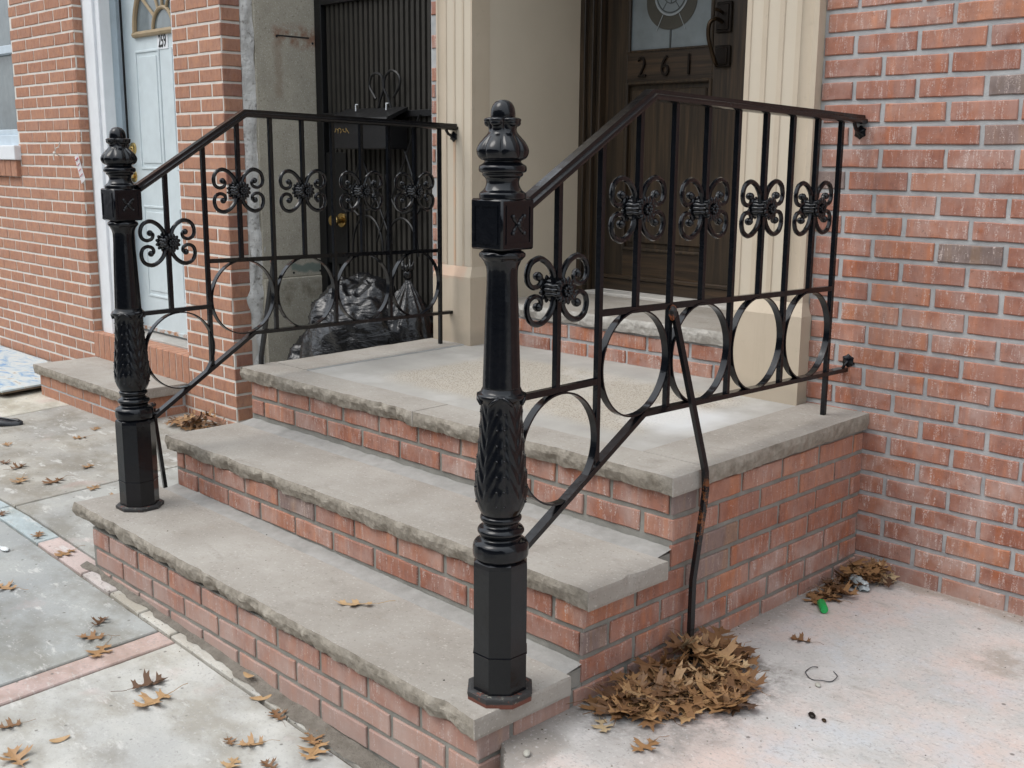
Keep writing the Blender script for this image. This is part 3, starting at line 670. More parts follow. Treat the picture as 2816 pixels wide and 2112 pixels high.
# rotate so that faces look along the axes
def rotz(m, a): 
    c, s_ = math.cos(a), math.sin(a); m.v = [(x * c - y * s_, x * s_ + y * c, z) for x, y, z in m.v]
rotz(mb, math.pi / 8)
q = MB(); q.lathe([(.0605, .098), (.0612, .100), (.0605, .102)], n=8, rad=lambda a, h, r: 1 / math.cos(math.pi / 8)); rotz(q, math.pi / 8); mb.add(q.v, q.f)
POST['pedestal'] = mb.data('pedestal', M['paint'])
mb = MB(); mb.lathe([(.072, -.014), (.073, 0), (.074, .004), (.0735, .009), (.066, .0115)], n=8, rad=lambda a, h, r: 1 / math.cos(math.pi / 8)); rotz(mb, math.pi / 8)
POST['base_plate'] = mb.data('base_plate', M['plate'])
mb = MB()
pr = [(.050, .318), (.0600, .324), (.0625, .332), (.0625, .350), (.058, .360), (.0480, .366), (.0445, .370), (.047, .375), (.0515, .381), (.0525, .386), (.049, .392), (.041, .397), (.0385, .401), (.0390, .404), (.0445, .408), (.0465, .413), (.0455, .418), (.042, .421)]
mb.lathe(smooth_path(pr, 3), n=64, rad=lambda a, h, r: 1 - (.02 * (abs(math.cos(4 * a)) > .985) if .328 < h < .356 else 0))
# acanthus vase
vp = smooth_path([(.041, .420), (.046, .428), (.053, .445), (.0575, .472), (.0562, .511), (.0525, .555), (.0485, .60), (.0460, .64), (.0450, .662), (.0465, .678), (.050, .690), (.0505, .695), (.046, .700), (.0425, .708)], 14)
def acan(a, h, r):
    b = (a % (math.pi / 2)) - math.pi / 4; t = (h - .43) / .26; w = abs(b) / (math.pi / 4)
    v = math.sin((h * 62 + w * 5.5) * 2 * math.pi * .42) * .020 * min(1, w * 3) * (1 - .2 * w)
    v += .035 * math.exp(-(w / .16) ** 2) * (.6 + .4 * math.sin(h * 2 * math.pi / .036)) - .03 * math.exp(-((w - .26) / .08) ** 2)
    v -= .03 * math.exp(-((w - 1) / .12) ** 2)
    env = max(0, min(1, t * 6)) * max(0, min(1, (1.02 - t) * 9))
    lip = .10 * (.4 + .6 * abs(math.cos(2 * a)) ** 2) * math.exp(-((h - .688) / .009) ** 2)
    return 1 + v * env + lip
mb.lathe(vp, n=112, rad=acan)
def vr(h):
    for i in range(len(vp) - 1):
        if vp[i][1] <= h <= vp[i + 1][1]: return vp[i][0]
    return .05
for i4 in range(4):
    a0 = math.pi / 4 + i4 * math.pi / 2
    for i in range(7):
        h = .452 + .034 * i
        for sg in (1, -1):
            a = a0 + sg * .0085 / vr(h); r_ = vr(h) * .995
            mb.ball((r_ * math.cos(a), r_ * math.sin(a), h), .0036, (1, 1, .8), 8)
    for sg in (1, -1):
        a = a0 + sg * .30; r_ = .0505
        mb.tube([(r_ * math.cos(a + .22), r_ * math.sin(a + .22), .694 if sg < 0 else .676), (r_ * 1.05 * math.cos(a), r_ * 1.05 * math.sin(a), .686), (r_ * math.cos(a - .22), r_ * math.sin(a - .22), .676 if sg < 0 else .694)], .0042, 6)
POST['vase'] = mb.data('vase', M['paint'], 'all')
mb = MB()
sp_ = smooth_path([(.0425, .706), (.0415, .74), (.0395, .80), (.0370, .87), (.0345, .925), (.0340, .950), (.0350, .968), (.0400, .982), (.0440, .988), (.0475, .992), (.0482, .998), (.0450, 1.003), (.040, 1.006), (.040, 1.010)], 4)
mb.lathe(sp_, n=64, rad=lambda a, h, r: (1 - .045 * (1 - abs(math.sin(4 * a)) ** .5) if h < .975 else (1 + (.03 * math.cos(8 * a) if .985 < h < 1.0 else 0))))
POST['shaft'] = mb.data('shaft', M['paint'], 'all')
mb = MB(); hw = .0480
mb.box((-hw, -hw, 1.008), (hw, hw, 1.114), .004)
for (ax, sg) in ((0, 1), (0, -1), (1, 1), (1, -1)):
    def pt(u, z, d):
        return (sg * (hw + d), u, z) if ax == 0 else (u, sg * (hw + d), z)
    f = .036
    for (a, b, c_, d_) in ((-f, -f, -f + .003, f), (f - .003, -f, f, f), (-f + .003, -f, f - .003, -f + .003), (-f + .003, f - .003, f - .003, f)):
        p1, p2 = pt(a, 1.061 + b * 1.12, -.001), pt(c_, 1.061 + d_ * 1.12, .0018); mb.box(p1, p2)
    for i in range(4 if ax == 0 else 0):
        a = math.pi / 4 + i * math.pi / 2
        cu, cz = .012 * math.cos(a), .013 * math.sin(a)
        rot = Matrix.Rotation(a, 3, 'X') if ax == 0 else Matrix.Rotation(-a, 3, 'Y')
        if sg and ax == 0: mb.ball(pt(cu, 1.061 + cz, .0005), .0125, (.30, 1, .48), 8, rot=rot)
        else: mb.ball(pt(cu, 1.061 + cz, .0005), .015, (1, .3, .30), 8, rot=rot)
        mb.ball(pt(cu * 1.9, 1.061 + cz * 1.9, .001), .0048, (1, 1, 1), 6)
    if ax == 0: mb.ball(pt(0, 1.061, .001), .0078, (1, 1, 1), 8)
POST['collar_block'] = mb.data('collar_block', M['paint'], True)
mb = MB()
fp = smooth_path([(.040, 1.111), (.0485, 1.113), (.0495, 1.119), (.0485, 1.125), (.041, 1.131), (.0360, 1.140), (.0345, 1.148), (.037, 1.156), (.0415, 1.160), (.043, 1.163), (.0435, 1.166), (.049, 1.169), (.0505, 1.1745), (.049, 1.181), (.043, 1.185), (.0395, 1.188), (.039, 1.191), (.0455, 1.1935), (.0525, 1.199), (.0565, 1.208), (.0560, 1.217), (.0500, 1.228), (.0400, 1.239), (.0310, 1.248), (.0280, 1.256), (.0300, 1.265), (.0345, 1.271), (.0350, 1.276), (.0300, 1.279), (.0255, 1.280)], 4)
def fin(a, h, r):
    q = 1
    if 1.190 < h < 1.246: q = 1 - .16 * (1 - abs(math.sin(4 * a)) ** .35) * math.sin((h - 1.19) / .056 * math.pi) ** .5
    if h >= 1.246: q = 1 + (.14 - .36 * (1 - abs(math.cos(2.5 * a)) ** .6)) * min(1, (h - 1.246) / .02)
    return q
mb.lathe(fp, n=80, rad=fin)
for i in range(5):
    a = 2 * math.pi * i / 5; mb.ball((.0305 * math.cos(a), .0305 * math.sin(a), 1.269), .0125, (.75, 1.05, .72), 12, rot=Matrix.Rotation(a, 3, 'Z'))
mb.lathe(smooth_path([(.020, 1.272), (.0250, 1.278), (.0258, 1.288), (.0235, 1.300), (.0170, 1.310), (.008, 1.3145), (.001, 1.315)], 4), n=40)
POST['finial'] = mb.data('finial', M['paint'], 'all')

def railing(X0, xs, zs, post, side, label, ornL):
    """X0 + xs*Y : plane of the rail; z offset zs*Y; side +1 = brace leans to +X"""
    fx = lambda y: X0 + xs * y
    P = lambda y, z, s=1: (fx(y), y, z + zs * y * s)
    t = thing('stair_railing', (fx(-.8), -.8, 0), label, 'railing')
    yb = [-.127 - .2807 * i for i in range(5)]          # B5..B1
    ye = -1.075; yp = post[1] + .045
    el = P(ye, .904); pp = (fx(yp) , yp, .676)
    mb = MB(); mb.sweep([P(.0 if side > 0 else -.035, .904), P(-.55, .904), el, pp], [(a * 1.13, b * 1.08) for a, b in HR], (1, 0, 0))
    mb.build('handrail', M['paint_rail'], t, True)
    h = .0068
    mb = MB(); mb.sweep([P(yb[4], .394), P(yb[0], .394)], SQ(h, .0075), (1, 0, 0)); mb.sweep([(fx(yb[4]), yb[4], .264), (fx(post[1] + .036), post[1] + .036, .264)], SQ(h, .0075), (1, 0, 0)); mb.build('middle_rail', M['paint'], t)
    mb = MB()
    yend = .0 if side > 0 else -.04
    mb.sweep([P(yend - .003, .128), P(-1.07, .128, 1), (fx(post[1] + .055), post[1] + .055, -.094)], SQ(.0125, .0065), (1, 0, 0)); mb.build('bottom_rail', M['paint_rail'], t)
    slope_top = lambda y: (el[2] - .012 if y > ye else el[2] - .014 + (pp[2] - el[2]) * (y - ye) / (yp - ye))
    slope_bot = lambda y: .155 + .58 * (y + 1.07)
    def bar(y, z0, z1, nm='baluster'):
        mb = MB(); a = .0073; mb.box((fx(y) - a, y - a, z0), (fx(y) + a, y + a, z1), .001)
        for zz in ():
            pass
        return mb.build(nm, M['paint'], t)
    ZT = lambda y: (.904 + zs * y - .012) if y > ye else slope_top(y)
    for i, y in enumerate(yb):
        z0 = (0.0 if i == 0 else (.134 + zs * y if y > -1.07 else slope_bot(y) + .004))
        if i == 0: z0 = .0 + .012 * y
        bar(y, z0, ZT(y))
    fy = [(yb[i] + yb[i + 1]) / 2 for i in range(4)]
    y0 = yb[4] - .148
    for y in fy: bar(y, .401 + zs * y, ZT(y))
    bar(y0, .27, slope_top(y0))
    # rings
    for i, y in enumerate(fy + [(yb[4] + post[1] + .046) / 2]):
        zc = .2607 + zs * y if i < 4 else .264 - .0075 - .1325
        mb = MB(); r = .1315 if i < 4 else .1315; n = 56
        pth = [(fx(y) + xs * r * math.cos(2 * math.pi * k / n), y + r * math.cos(2 * math.pi * k / n), zc + r * math.sin(2 * math.pi * k / n)) for k in range(n)]
        mb.sweep(pth, SQ(.0100, .0022), (1, 0, 0), closed=True); mb.build('ring', M['paint'], t, True)
    # ornaments
    for i, y in enumerate(fy + [y0]):
        z = .637 + zs * y if i < 4 else .494
        o = link('scroll_ornament', SCROLL); o.parent = t; o.location = Vector((fx(y), y, z)) - t.location
        r = link('rosette', ROSE); r.parent = o; r.location = (0, 0, 0)
    # newel
    nw = bpy.data.objects.new('newel_post', POST['pedestal']); COL.objects.link(nw); nw.parent = t; nw.location = Vector(post) - t.location; nw.scale = (1, 1, 1 if side > 0 else .967)
    for nm in ('base_plate', 'vase', 'shaft', 'collar_block', 'finial'):
        q = bpy.data.objects.new(nm, POST[nm]); COL.objects.link(q); q.parent = nw; q.location = (0, 0, 0)
    # brace: from the middle rail outwards, kinked at the slab edge, down to the ground
    yq = yb[3]
    if side > 0: bp = [(fx(yq) + .012, yq + .006, .405), (.031, -.910, .035), (.0385, -.904, -.01), (.0415, -.903, -.06), (.0405, -.910, -.12), (.036, -.935, -.30), (.050, -.955, -.53)]
    else: bp = [(fx(yq) - .012, yq + .006, .405), (-2.048, -.92, .02), (-2.052, -.92, -.03), (-2.06, -.93, -.56)]
    mb = MB(); mb.sweep(bp, SQ(.0070), (side * .2, 1, 0)); mb.build('brace', M['brace'], t)
    mb = MB(); mb.ball((fx(yq) + side * .010, yq + .002, .402), .013, (1, .9, 1.6), 8); mb.build('rusty_weld', M['rust'], t)
    if side < 0:
        mb = MB(); mb.sweep([(-1.868, -1.468, -.07), (-2.053, -1.345, -.43), (-2.115, -1.305, -.62)], SQ(.0068), (0, 1, 0)); mb.build('brace', M['paint'], t)
        mb = MB(); mb.ball((-1.866, -1.468, -.062), .012, n=8); mb.build('rusty_weld', M['rust'], t)
    # wall brackets
    yw = 0.0 if side > 0 else -.040
    def bracket(z, nm='wall_bracket'):
        mb = MB(); c = (fx(yw), yw, z)
        mb.lathe([(.022, -.001), (.021, -.007), (.014, -.011), (.006, -.016), (.001, -.018)], c=c, n=30, axis=1, rad=lambda a, h, r: 1 - .2 * abs(math.sin(3 * a)) if r > .012 else 1)
        mb.ball((c[0], c[1] - .014, c[2]), .007, n=8)
        mb.tube([(c[0], yw - .010, z), (c[0], yw - .035, z + .012), (c[0], yw - .045, z + .028)], .006)
        mb.build(nm, M['paint'], t, True)
    bracket(.866)
    if side > 0:
        mb = MB(); c = (fx(0) + .012, 0, .158)
        mb.lathe([(.024, -.001), (.022, -.008), (.012, -.012), (.001, -.014)], c=c, n=30, axis=1, rad=lambda a, h, r: 1 - .2 * abs(math.sin(3 * a)) if r > .012 else 1)
        mb.tube([(c[0], -.008, .158), (c[0] - .004, -.020, .146), (fx(0), -.016, .132)], .005); mb.build('wall_bracket', M['paint'], t, True)
    return t
railing(-.0779, -.0318, -.0256, (-.034, -1.570, -.414), 1, 'near black wrought iron railing at right side of the stoop, braced onto the forecourt', 0)
railing(-1.912, -.0577, -.0225, (-1.852, -1.543, -.402), -1, 'far black wrought iron railing at left side of the stoop, beside the garbage bags', 0)

# ================================================================== HOUSE 261
ha = thing('row_house', (0, .3, -.55), 'red brick row house with cream fluted pilasters and dark oak door numbered 261', 'house')
def wash261(u, z): return .5 if z > -.1 else .8
mb = MB()
bricks(mb, (0, 0, 0), X, -Y, -.225, 3.3, .0094 - 9 * CH, 47, CH, BL, phase=-.0125 - BL, joint=.0145, wash=wash261, dark=.035, d=.0055)
mb.build('brickwork', M['brick'], ha, attr='bc'); mb = MB()
bricks(mb, (0, 0, 0), X, -Y, -2.102, -1.99, .0094 - 9 * CH, 47, CH, BL, phase=-2.07, joint=.0145, wash=wash261, dark=.02, d=.004)
mb.box((-2.10, 0, -.9), (-1.95, .6, 6), mi=1)
mb.build('brickwork', [M['brick'], M['mortar']], ha, attr='bc')
mb = MB()
mb.box((-.222, 0, -.9), (3.31, .5, 2.62)); mb.box((3.31, 0, -.9), (7, .5, 2.62)); mb.box((-1.95, 0.001, 2.32), (-.222, .5, 6)); mb.box((-.222, 0.001, 2.622), (7, .5, 6.0))
mb.build('wall', M['mortar'], ha)
# pilasters
def pilaster(xa, xb, yf):
    mb = MB(); w = xb - xa; P = []
    nfl = 4; fl = .044; gap = (w - nfl * fl) / (nfl + 1); x = xa
    P.append((xa, 0.06)); P.append((xa, yf))
    for i in range(nfl):
        x += gap; P.append((x, yf))
        for k in range(1, 8):
            a = math.pi * k / 8; P.append((x + fl / 2 - fl / 2 * math.cos(a), yf + .0095 * math.sin(a)))
        x += fl; P.append((x, yf))
    P.append((xb, yf)); P.append((xb, .06))
    mb.prism(P, 2, .325, 2.2)
    for k in range(0): pass
    b = .022
    mb.prism([(xa - b * .2, .06), (xa - b * .2, yf - b), (xb + b * .6, yf - b), (xb + b * .6, .06)], 2, -.01, .285)
    V = [(xa - b * .2, yf - b, .285), (xb + b * .6, yf - b, .285), (xb + b * .6, .06, .285), (xa - b * .2, .06, .285), (xa, yf, .328), (xb, yf, .328), (xb, .06, .328), (xa, .06, .328)]
    mb.add(V, [(0, 1, 5, 4), (1, 2, 6, 5), (2, 3, 7, 6), (3, 0, 4, 7)])
    return mb.build('pilaster', M['stucco'], ha, True)
pilaster(-.485, -.222, -.040); pilaster(-2.022, -1.800, -.040)
mb = MB(); mb.box((-1.97, -.036, -.01), (-1.803, .72, 2.15)); mb.box((-.483, -.036, -.01), (-.3, .72, 2.15)); mb.box((-1.97, .0, 2.10), (-.3, .72, 2.3)); mb.build('door_reveal', M['stucco2'], ha)
# doorstep
mb = MB(); slab(mb, -1.809, -.49, .082, .64, .176, .052, 'F', seed=50., amp=.9); ds = mb.build('doorstep', [M['stone'], M['stone_white_edge']], ha)
mb = MB(); bricks(mb, (0, .108, 0), X, -Y, -1.81, -.48, -.012, 2, .066, .2037, phase=-.05, wash=lambda u, z: .85, dark=0, joint=.014); mb.build('brick_riser', M['brick_step'], ds, attr='bc')
mb = MB(); mb.box((-1.81, .108, -.03), (-.48, .64, .122)); mb.build('mortar_bed', M['mortar'], ds)
# door frame
mb = MB()
for (a, b, y) in ((-1.811, -1.775, .615), (-1.775, -1.745, .635), (-1.745, -1.722, .66)): mb.box((a, y, .178), (b, .72, 2.1), .003)
for (a, b, y) in ((-.89, -.84, .66), (-.84, -.78, .635), (-.78, -.48, .615)): mb.box((a, y, .178), (b, .72, 2.1), .003)
mb.box((-1.722, .66, 2.03), (-.89, .72, 2.1)); mb.box((-1.815, .60, .176), (-1.755, .66, .21), .002)
mb.build('door_frame', M['oak'], ha)
mb = MB(); mb.box((-1.74, .60, .172), (-.80, .70, .188), .004); mb.build('threshold', M['stone_white'], ha)
# door 261
YD = .700
dr = link('door', None, ha) if False else None
mb = MB()
mb.box((-1.720, YD, .195), (-1.600, .745, 2.03), .002); mb.box((-1.145, YD, .195), (-.893, .745, 2.03), .002)
mb.box((-1.600, YD + .014, .35), (-1.145, .74, 1.12))
dr = mb.build('door', M['oak'], ha)
mb = MB(); mb.box((-1.600, YD, 1.108), (-1.145, .745, 1.235), .002); mb.build('cross_rail', M['oak_h'], dr)
mb = MB(); mb.box((-1.600, YD, .195), (-1.145, .745, .378), .002); mb.build('cross_rail', M['oak_h'], dr)
mb = MB()   # panel and mouldings
mb.box((-1.570, YD + .004, .41), (-1.175, YD + .02, 1.075), .006)
for (a, b, c_, d_) in ((-1.602, .376, -1.588, 1.110), (-1.157, .376, -1.143, 1.110), (-1.588, .376, -1.157, .390), (-1.588, 1.096, -1.157, 1.110)): mb.box((a, YD - .008, b), (c_, YD + .01, d_), .004)
mb.build('panel', M['oak'], dr)
mb = MB()
mb.box((-1.720, YD - .012, .192), (-.893, YD + .002, .245), .003); mb.box((-1.720, YD - .020, .245), (-.893, YD + .002, .262), .004)
mb.build('kick_rail', M['oak_h'], dr)
mb = MB(); mb.box((-1.600, YD + .012, 1.235), (-1.145, YD + .02, 1.95)); gl = mb.build('glass_pane', M['glass'], dr)
mb = MB()
for (a, c_) in ((-1.602, -1.586), (-1.162, -1.146)): mb.box((a, YD - .006, 1.232), (c_, YD + .012, 1.96), .004)
mb.box((-1.586, YD - .004, 1.232), (-1.162, YD + .012, 1.242), .003); mb.build('glazing_bead', M['oak'], dr)
mb = MB(); cx, cz, n = -1.374, 1.50, 40      # leaded design, 2 mm proud of the pane
P = [(cx + .133 * math.cos(math.pi + math.pi * i / n), 1.435 + .118 * math.sin(math.pi + math.pi * i / n)) for i in range(n + 1)] + [(cx + .133 * math.cos(math.pi * i / n), 1.62 + .118 * math.sin(math.pi * i / n)) for i in range(n + 1)]
mb.prism(P, 1, YD + .0115, YD + .0095); mb.build('olive_field', M['glass_olive'], gl)
def ringflat(r0, r1, y, cz, sx=1.0):
    mb = MB(); n = 48; V = []
    for r in (r0, r1):
        for yy in (y, y - .002):
            for i in range(n): V.append((cx + sx * r * math.cos(2 * math.pi * i / n), yy, cz + r * math.sin(2 * math.pi * i / n)))
    F = []
    for i in range(n):
        j = (i + 1) % n; F += [(i, j, 2 * n + j, 2 * n + i), (n + i, 3 * n + i, 3 * n + j, n + j), (2 * n + i, 2 * n + j, 3 * n + j, 3 * n + i), (i, n + i, n + j, j)]
    mb.add(V, F); return mb
ZC = 1.462
mb = MB(); n = 48; mb.prism([(cx + .084 * math.cos(2 * math.pi * i / n), ZC + .090 * math.sin(2 * math.pi * i / n)) for i in range(n)], 1, YD + .0095, YD + .0085); mb.build('round_light', M['glass'], gl)
mb = ringflat(.082, .089, YD + .0085, ZC); q = ringflat(.038, .043, YD + .0085, ZC); 
for a in (-2.05, -1.09, -.3, -2.84, 1.57, .6, 2.54): 
    mb.prism([(cx + .09 * math.cos(a) + .0015 * math.sin(a), ZC + .09 * math.sin(a) - .0015 * math.cos(a)), (cx + .09 * math.cos(a) - .0015 * math.sin(a), ZC + .09 * math.sin(a) + .0015 * math.cos(a)), (cx + .165 * math.cos(a) - .0015 * math.sin(a), ZC + .165 * math.sin(a) + .0015 * math.cos(a)), (cx + .165 * math.cos(a) + .0015 * math.sin(a), ZC + .165 * math.sin(a) - .0015 * math.cos(a))][:: -1], 1, YD + .0088, YD + .0078) if a in (-2.05, -1.09) else None
mb.build('pale_came', M['lead'], gl)
mb = ringflat(.073, .0775, YD + .0085, ZC); q = ringflat(.036, .040, YD + .0085, ZC); mb.add(q.v, q.f)
for a in (-math.pi / 2, -2.2, -.94): mb.prism([(cx + .04 * math.cos(a) - .0018, ZC + .04 * math.sin(a)), (cx + .04 * math.cos(a) + .0018, ZC + .04 * math.sin(a)), (cx + .075 * math.cos(a) + .0018, ZC + .075 * math.sin(a)), (cx + .075 * math.cos(a) - .0018, ZC + .075 * math.sin(a))], 1, YD + .0086, YD + .0068) if a != -math.pi / 2 else None
mb.box((cx - .0018, YD + .0068, ZC - .036), (cx + .0018, YD + .0085, ZC + .036)); mb.box((cx - .004, YD + .008, 1.242), (cx + .003, YD + .0118, 1.32)); mb.build('dark_came', M['leaddk'], gl)
for ch_, x in (('2', -1.512), ('6', -1.387), ('1', -1.262)):
    me = text_mesh(ch_, .125, .82, .004, -.0008); me.materials.append(M['darkmetal']); o = link('numeral', me); o.parent = dr; o.location = Vector((x, YD - .005, 1.128)) - ha.location + Vector((0, 0, 0)); o.location = Vector((x, YD - .005, 1.128))
# handle set
mb = MB()
for (z0, z1) in ((1.15, 1.235), (1.285, 1.405), (1.43, 1.52)):
    mb.box((-1.130, YD - .012, z0), (-1.055, YD, z1), .004); mb.box((-1.12, YD - .018, z0 + .01), (-1.065, YD - .010, z1 - .01), .003)
mb.ball((-1.10, YD - .03, 1.475), .020, (1, .8, 1), 10)
pl = mb.build('lock_plate', M['darkmetal'], dr, True)
mb = MB(); mb.tube(smooth_path([(-1.093, YD - .015, 1.325), (-1.10, YD - .05, 1.335), (-1.115, YD - .072, 1.318), (-1.118, YD - .075, 1.27), (-1.106, YD - .068, 1.215), (-1.100, YD - .05, 1.172), (-1.104, YD - .03, 1.158)], 5), .0085, 10, scale=[1.0] * 31)
mb.tube([(-1.093, YD - .012, 1.36), (-1.093, YD - .045, 1.368), (-1.105, YD - .055, 1.372)], .007, 8); mb.build('pull_handle', M['bronze'], dr, True)

# ================================================================== HOUSE 259
hb = thing('row_house', (-5, .3, -.55), 'tan-red brick row house with pale blue door numbered 259 and white trim, at left', 'house')
YB = -.40; C2 = .0682; B2 = .208
DX0, DX1 = -4.715, -3.585
mb = MB(); w0 = lambda u, z: .3
bricks(mb, (0, YB, 0), X, -Y, -9.0, DX0, -.655, 46, C2, B2, phase=.02, joint=.0118, wash=w0, dark=.0, d=.0035, jit=.0006, ends=(0, 1), holes=[(-7.2, -5.615, .64, 2.15)])
bricks(mb, (0, YB, 0), X, -Y, DX1, -3.135, -.655, 46, C2, B2, phase=-.012, joint=.0118, wash=w0, dark=.0, d=.0035, jit=.0006, ends=(1, 1))
bricks(mb, (0, YB, 0), X, -Y, DX0, DX1, -.655, 4, C2, B2, phase=.02, joint=.0118, wash=w0, dark=.0, d=.0035, jit=.0006)
bricks(mb, (0, YB, 0), X, -Y, DX0, DX1, -.655 + C2 * 41, 5, C2, B2, phase=.02, joint=.0118, wash=w0, dark=.0, d=.0035, jit=.0006)
bricks(mb, (DX0, 0, 0), Y, X, YB, YB + .06, -.655, 46, C2, .2, phase=YB, joint=.0118, wash=w0, dark=0, d=.003, jit=.0006, ends=(1, 0))
bricks(mb, (-3.13, 0, 0), Y, X, YB - .003, YB + .10, -.655, 46, C2, .3, phase=YB - .003, joint=.0118, wash=w0, dark=.5, d=.003, jit=.0010, ends=(1, 1))
mb.build('brickwork', M['brick_nb'], hb, attr='bc')
mb = MB()   # soldier course below the door and header course below the window
n = 16; O = Vector((0, YB, 0))
for i in range(n):
    a = DX0 + (DX1 - DX0) * i / n + .004; b = DX0 + (DX1 - DX0) * (i + 1) / n - .004
    zt = -.246
    brick(mb, O, X, -Y, a, b, zt - .145, zt, .004, (random.random() * .5 + .3, 0, .3), .0006)
    mb.box((a, YB - .0005, zt - .05), (b, YB + .095, zt + .002), .003, col=(random.random() * .5 + .5, 0, .5))
mb.build('rowlock_course', M['brick_nb'], hb, attr='bc'); mb = MB()
for i in range(17):
    a = -7.2 + i * .0938 + .004; mb.box((a, YB - .03, .640), (a + .0858, YB + .05, .742), .003, col=(random.random() * .6, 0, .2))
mb.build('rowlock_course', M['brick_nb'], hb, attr='bc')
mb = MB()
mb.box((-9, YB, -.9), (-7.2, .2, 2.6)); mb.box((-7.2, YB, -.9), (-5.615, .2, .64)); mb.box((-7.2, YB, 2.15), (-5.615, .2, 2.6)); mb.box((-5.615, YB, -.9), (DX0, .2, 2.6))
mb.box((DX1, YB, -.9), (-3.133, .2, 2.6)); mb.box((DX0, YB, 2.14), (DX1, .2, 2.6)); mb.box((DX0, YB, -.9), (DX1, .2, -.250))
mb.build('wall', M['mortar_nb'], hb)
mb = MB(); mb.box((-9, YB + .02, 2.6), (-3.133, .2, 6)); mb.build('upper_wall', M['brick_nb'], hb)
# window
mb = MB(); mb.box((-7.2, YB - .045, .744), (-5.585, YB + .08, .832), .004); mb.build('window_sill', M['white'], hb)
mb = MB()
mb.box((-7.2, YB + .06, .832), (-5.620, YB + .14, .90), .004); mb.box((-5.695, YB + .06, .90), (-5.620, YB + .14, 2.15), .003); mb.box((-5.745, YB + .075, .90), (-5.697, YB + .14, 1.41), .003)
mb.box((-7.2, YB + .055, 1.405), (-5.66, YB + .13, 1.455), .003); mb.box((-7.2, YB + .08, .90), (-5.75, YB + .14, .935), .003)
wf = mb.build('window_frame', M['whiteblue'], hb)
mb = MB(); mb.box((-7.2, YB + .10, .9), (-5.70, YB + .13, 2.15)); mb.build('pane', M['win'], hb)
# door surround
mb = MB()
mb.box((DX0 + .004, YB + .055, -.246), (-4.50, YB + .12, 2.12), .003); mb.box((DX0 + .05, YB + .04, -.246), (-4.55, YB + .06, 2.12), .003)
mb.box((-3.70, YB + .055, -.246), (DX1 - .002, YB + .12, 2.12), .003)
mb.box((-4.50, YB + .055, 2.02), (-3.70, YB + .12, 2.12))
mb.build('door_trim', M['white'], hb)
mb = MB(); mb.box((-4.60, YB + .12, -.235), (-4.525, YB + .17, 2.1), .003); mb.box((-4.65, YB + .16, -.235), (-4.552, YB + .24, 2.1), .003)
mb.build('door_jamb', M['whiteblue'], hb)
mb = MB(); mb.box((-4.552, YB + .200, -.22), (-4.538, YB + .24, 2.1)); mb.build('door_gap_shade', M['gap'], hb)  # dark strip painted in for the shaded gap between jamb and door
mb = MB(); mb.box((-4.65, YB + .093, -.27), (-3.6, YB + .26, -.232), .004); mb.build('door_sill', M['cement'], hb)
YC = YB + .205
mb = MB(); mb.box((-4.538, YC, -.215), (-3.60, YC + .04, 2.06), .003); d2 = mb.build('door', M['doorblue'], hb)
mb = MB()
def mould(x0, x1, z0, z1):
    w = .014
    for (a, b, c_, d_) in ((x0, z0, x0 + w, z1), (x1 - w, z0, x1, z1), (x0 + w, z0, x1 - w, z0 + w), (x0 + w, z1 - w, x1 - w, z1)): mb.box((a, YC - .006, b), (c_, YC + .002, d_), .003)
    mb.box((x0 + .035, YC - .005, z0 + .035), (x1 - .035, YC + .002, z1 - .035), .005)
for (a, b) in ((-4.40, -4.12), (-3.99, -3.71)):
    mould(a, b, .70, 1.345); mould(a, b, -.02, .50)
mb.build('door_panel', M['doorblue'], d2)
mb = MB(); mb.box((-4.538, YC - .010, -.218), (-3.60, YC, -.200)); mb.build('rusty_kick_edge', M['rustw'], d2)
fcx, fz = -4.055, 1.44; n = 24
mb = MB()
def arc(r, a0=0, a1=math.pi, k=n): return [(fcx + r * math.cos(a0 + (a1 - a0) * i / k), YC - .006, fz + r * math.sin(a0 + (a1 - a0) * i / k)) for i in range(k + 1)]
mb.sweep(arc(.335), SQ(.014, .009), (0, 1, 0)) if False else None
mb.tube(arc(.320), .017, 8); mb.tube([(fcx - .335, YC - .006, fz - .012), (fcx + .335, YC - .006, fz - .012)], .017, 8); mb.tube(arc(.11), .011, 8)
for a in (R(38), R(66), R(90), R(114), R(142)): mb.tube([(fcx + .11 * math.cos(a), YC - .006, fz + .11 * math.sin(a)), (fcx + .32 * math.cos(a), YC - .006, fz + .32 * math.sin(a))], .009, 8)
fl = mb.build('fanlight', M['tan'], d2, True)
mb = MB(); mb.prism([(fcx + .32 * math.cos(math.pi * i / n), fz + .32 * math.sin(math.pi * i / n)) for i in range(n + 1)], 1, YC - .002, YC + .002); mb.build('pane', M['win'], fl)
mb = MB(); mb.box((-4.135, YC - .0035, 1.338), (-4.018, YC, 1.428)); npl = mb.build('number_plate', M['white'], d2)
me = text_mesh('259', .096, .60, .0008, .0016); me.materials.append(M['black']); o = link('house_number', me); o.parent = npl; o.location = Vector((-4.077, YC - .0045, 1.349))
mb = MB(); mb.lathe([(.034, 0), (.033, -.01), (.02, -.014), (.018, -.02), (.005, -.028), (.001, -.029)], c=(-4.485, YC, .815), n=24, axis=1); mb.build('deadbolt', M['brass'], d2, True)
mb = MB(); mb.lathe([(.034, 0), (.032, -.008), (.014, -.012), (.012, -.035), (.027, -.045), (.030, -.058), (.024, -.070), (.001, -.074)], c=(-4.495, YC, .66), n=24, axis=1); mb.build('door_knob', M['brass'], d2, True)
mb = MB(); mb.tube([(-5.03, YB - .002, .775), (-5.02, YB - .02, .785), (-5.015, YB - .03, .79), (-4.99, YB - .03, .815), (-4.95, YB - .03, .822), (-4.93, YB - .03, .85)], .0035, 6)
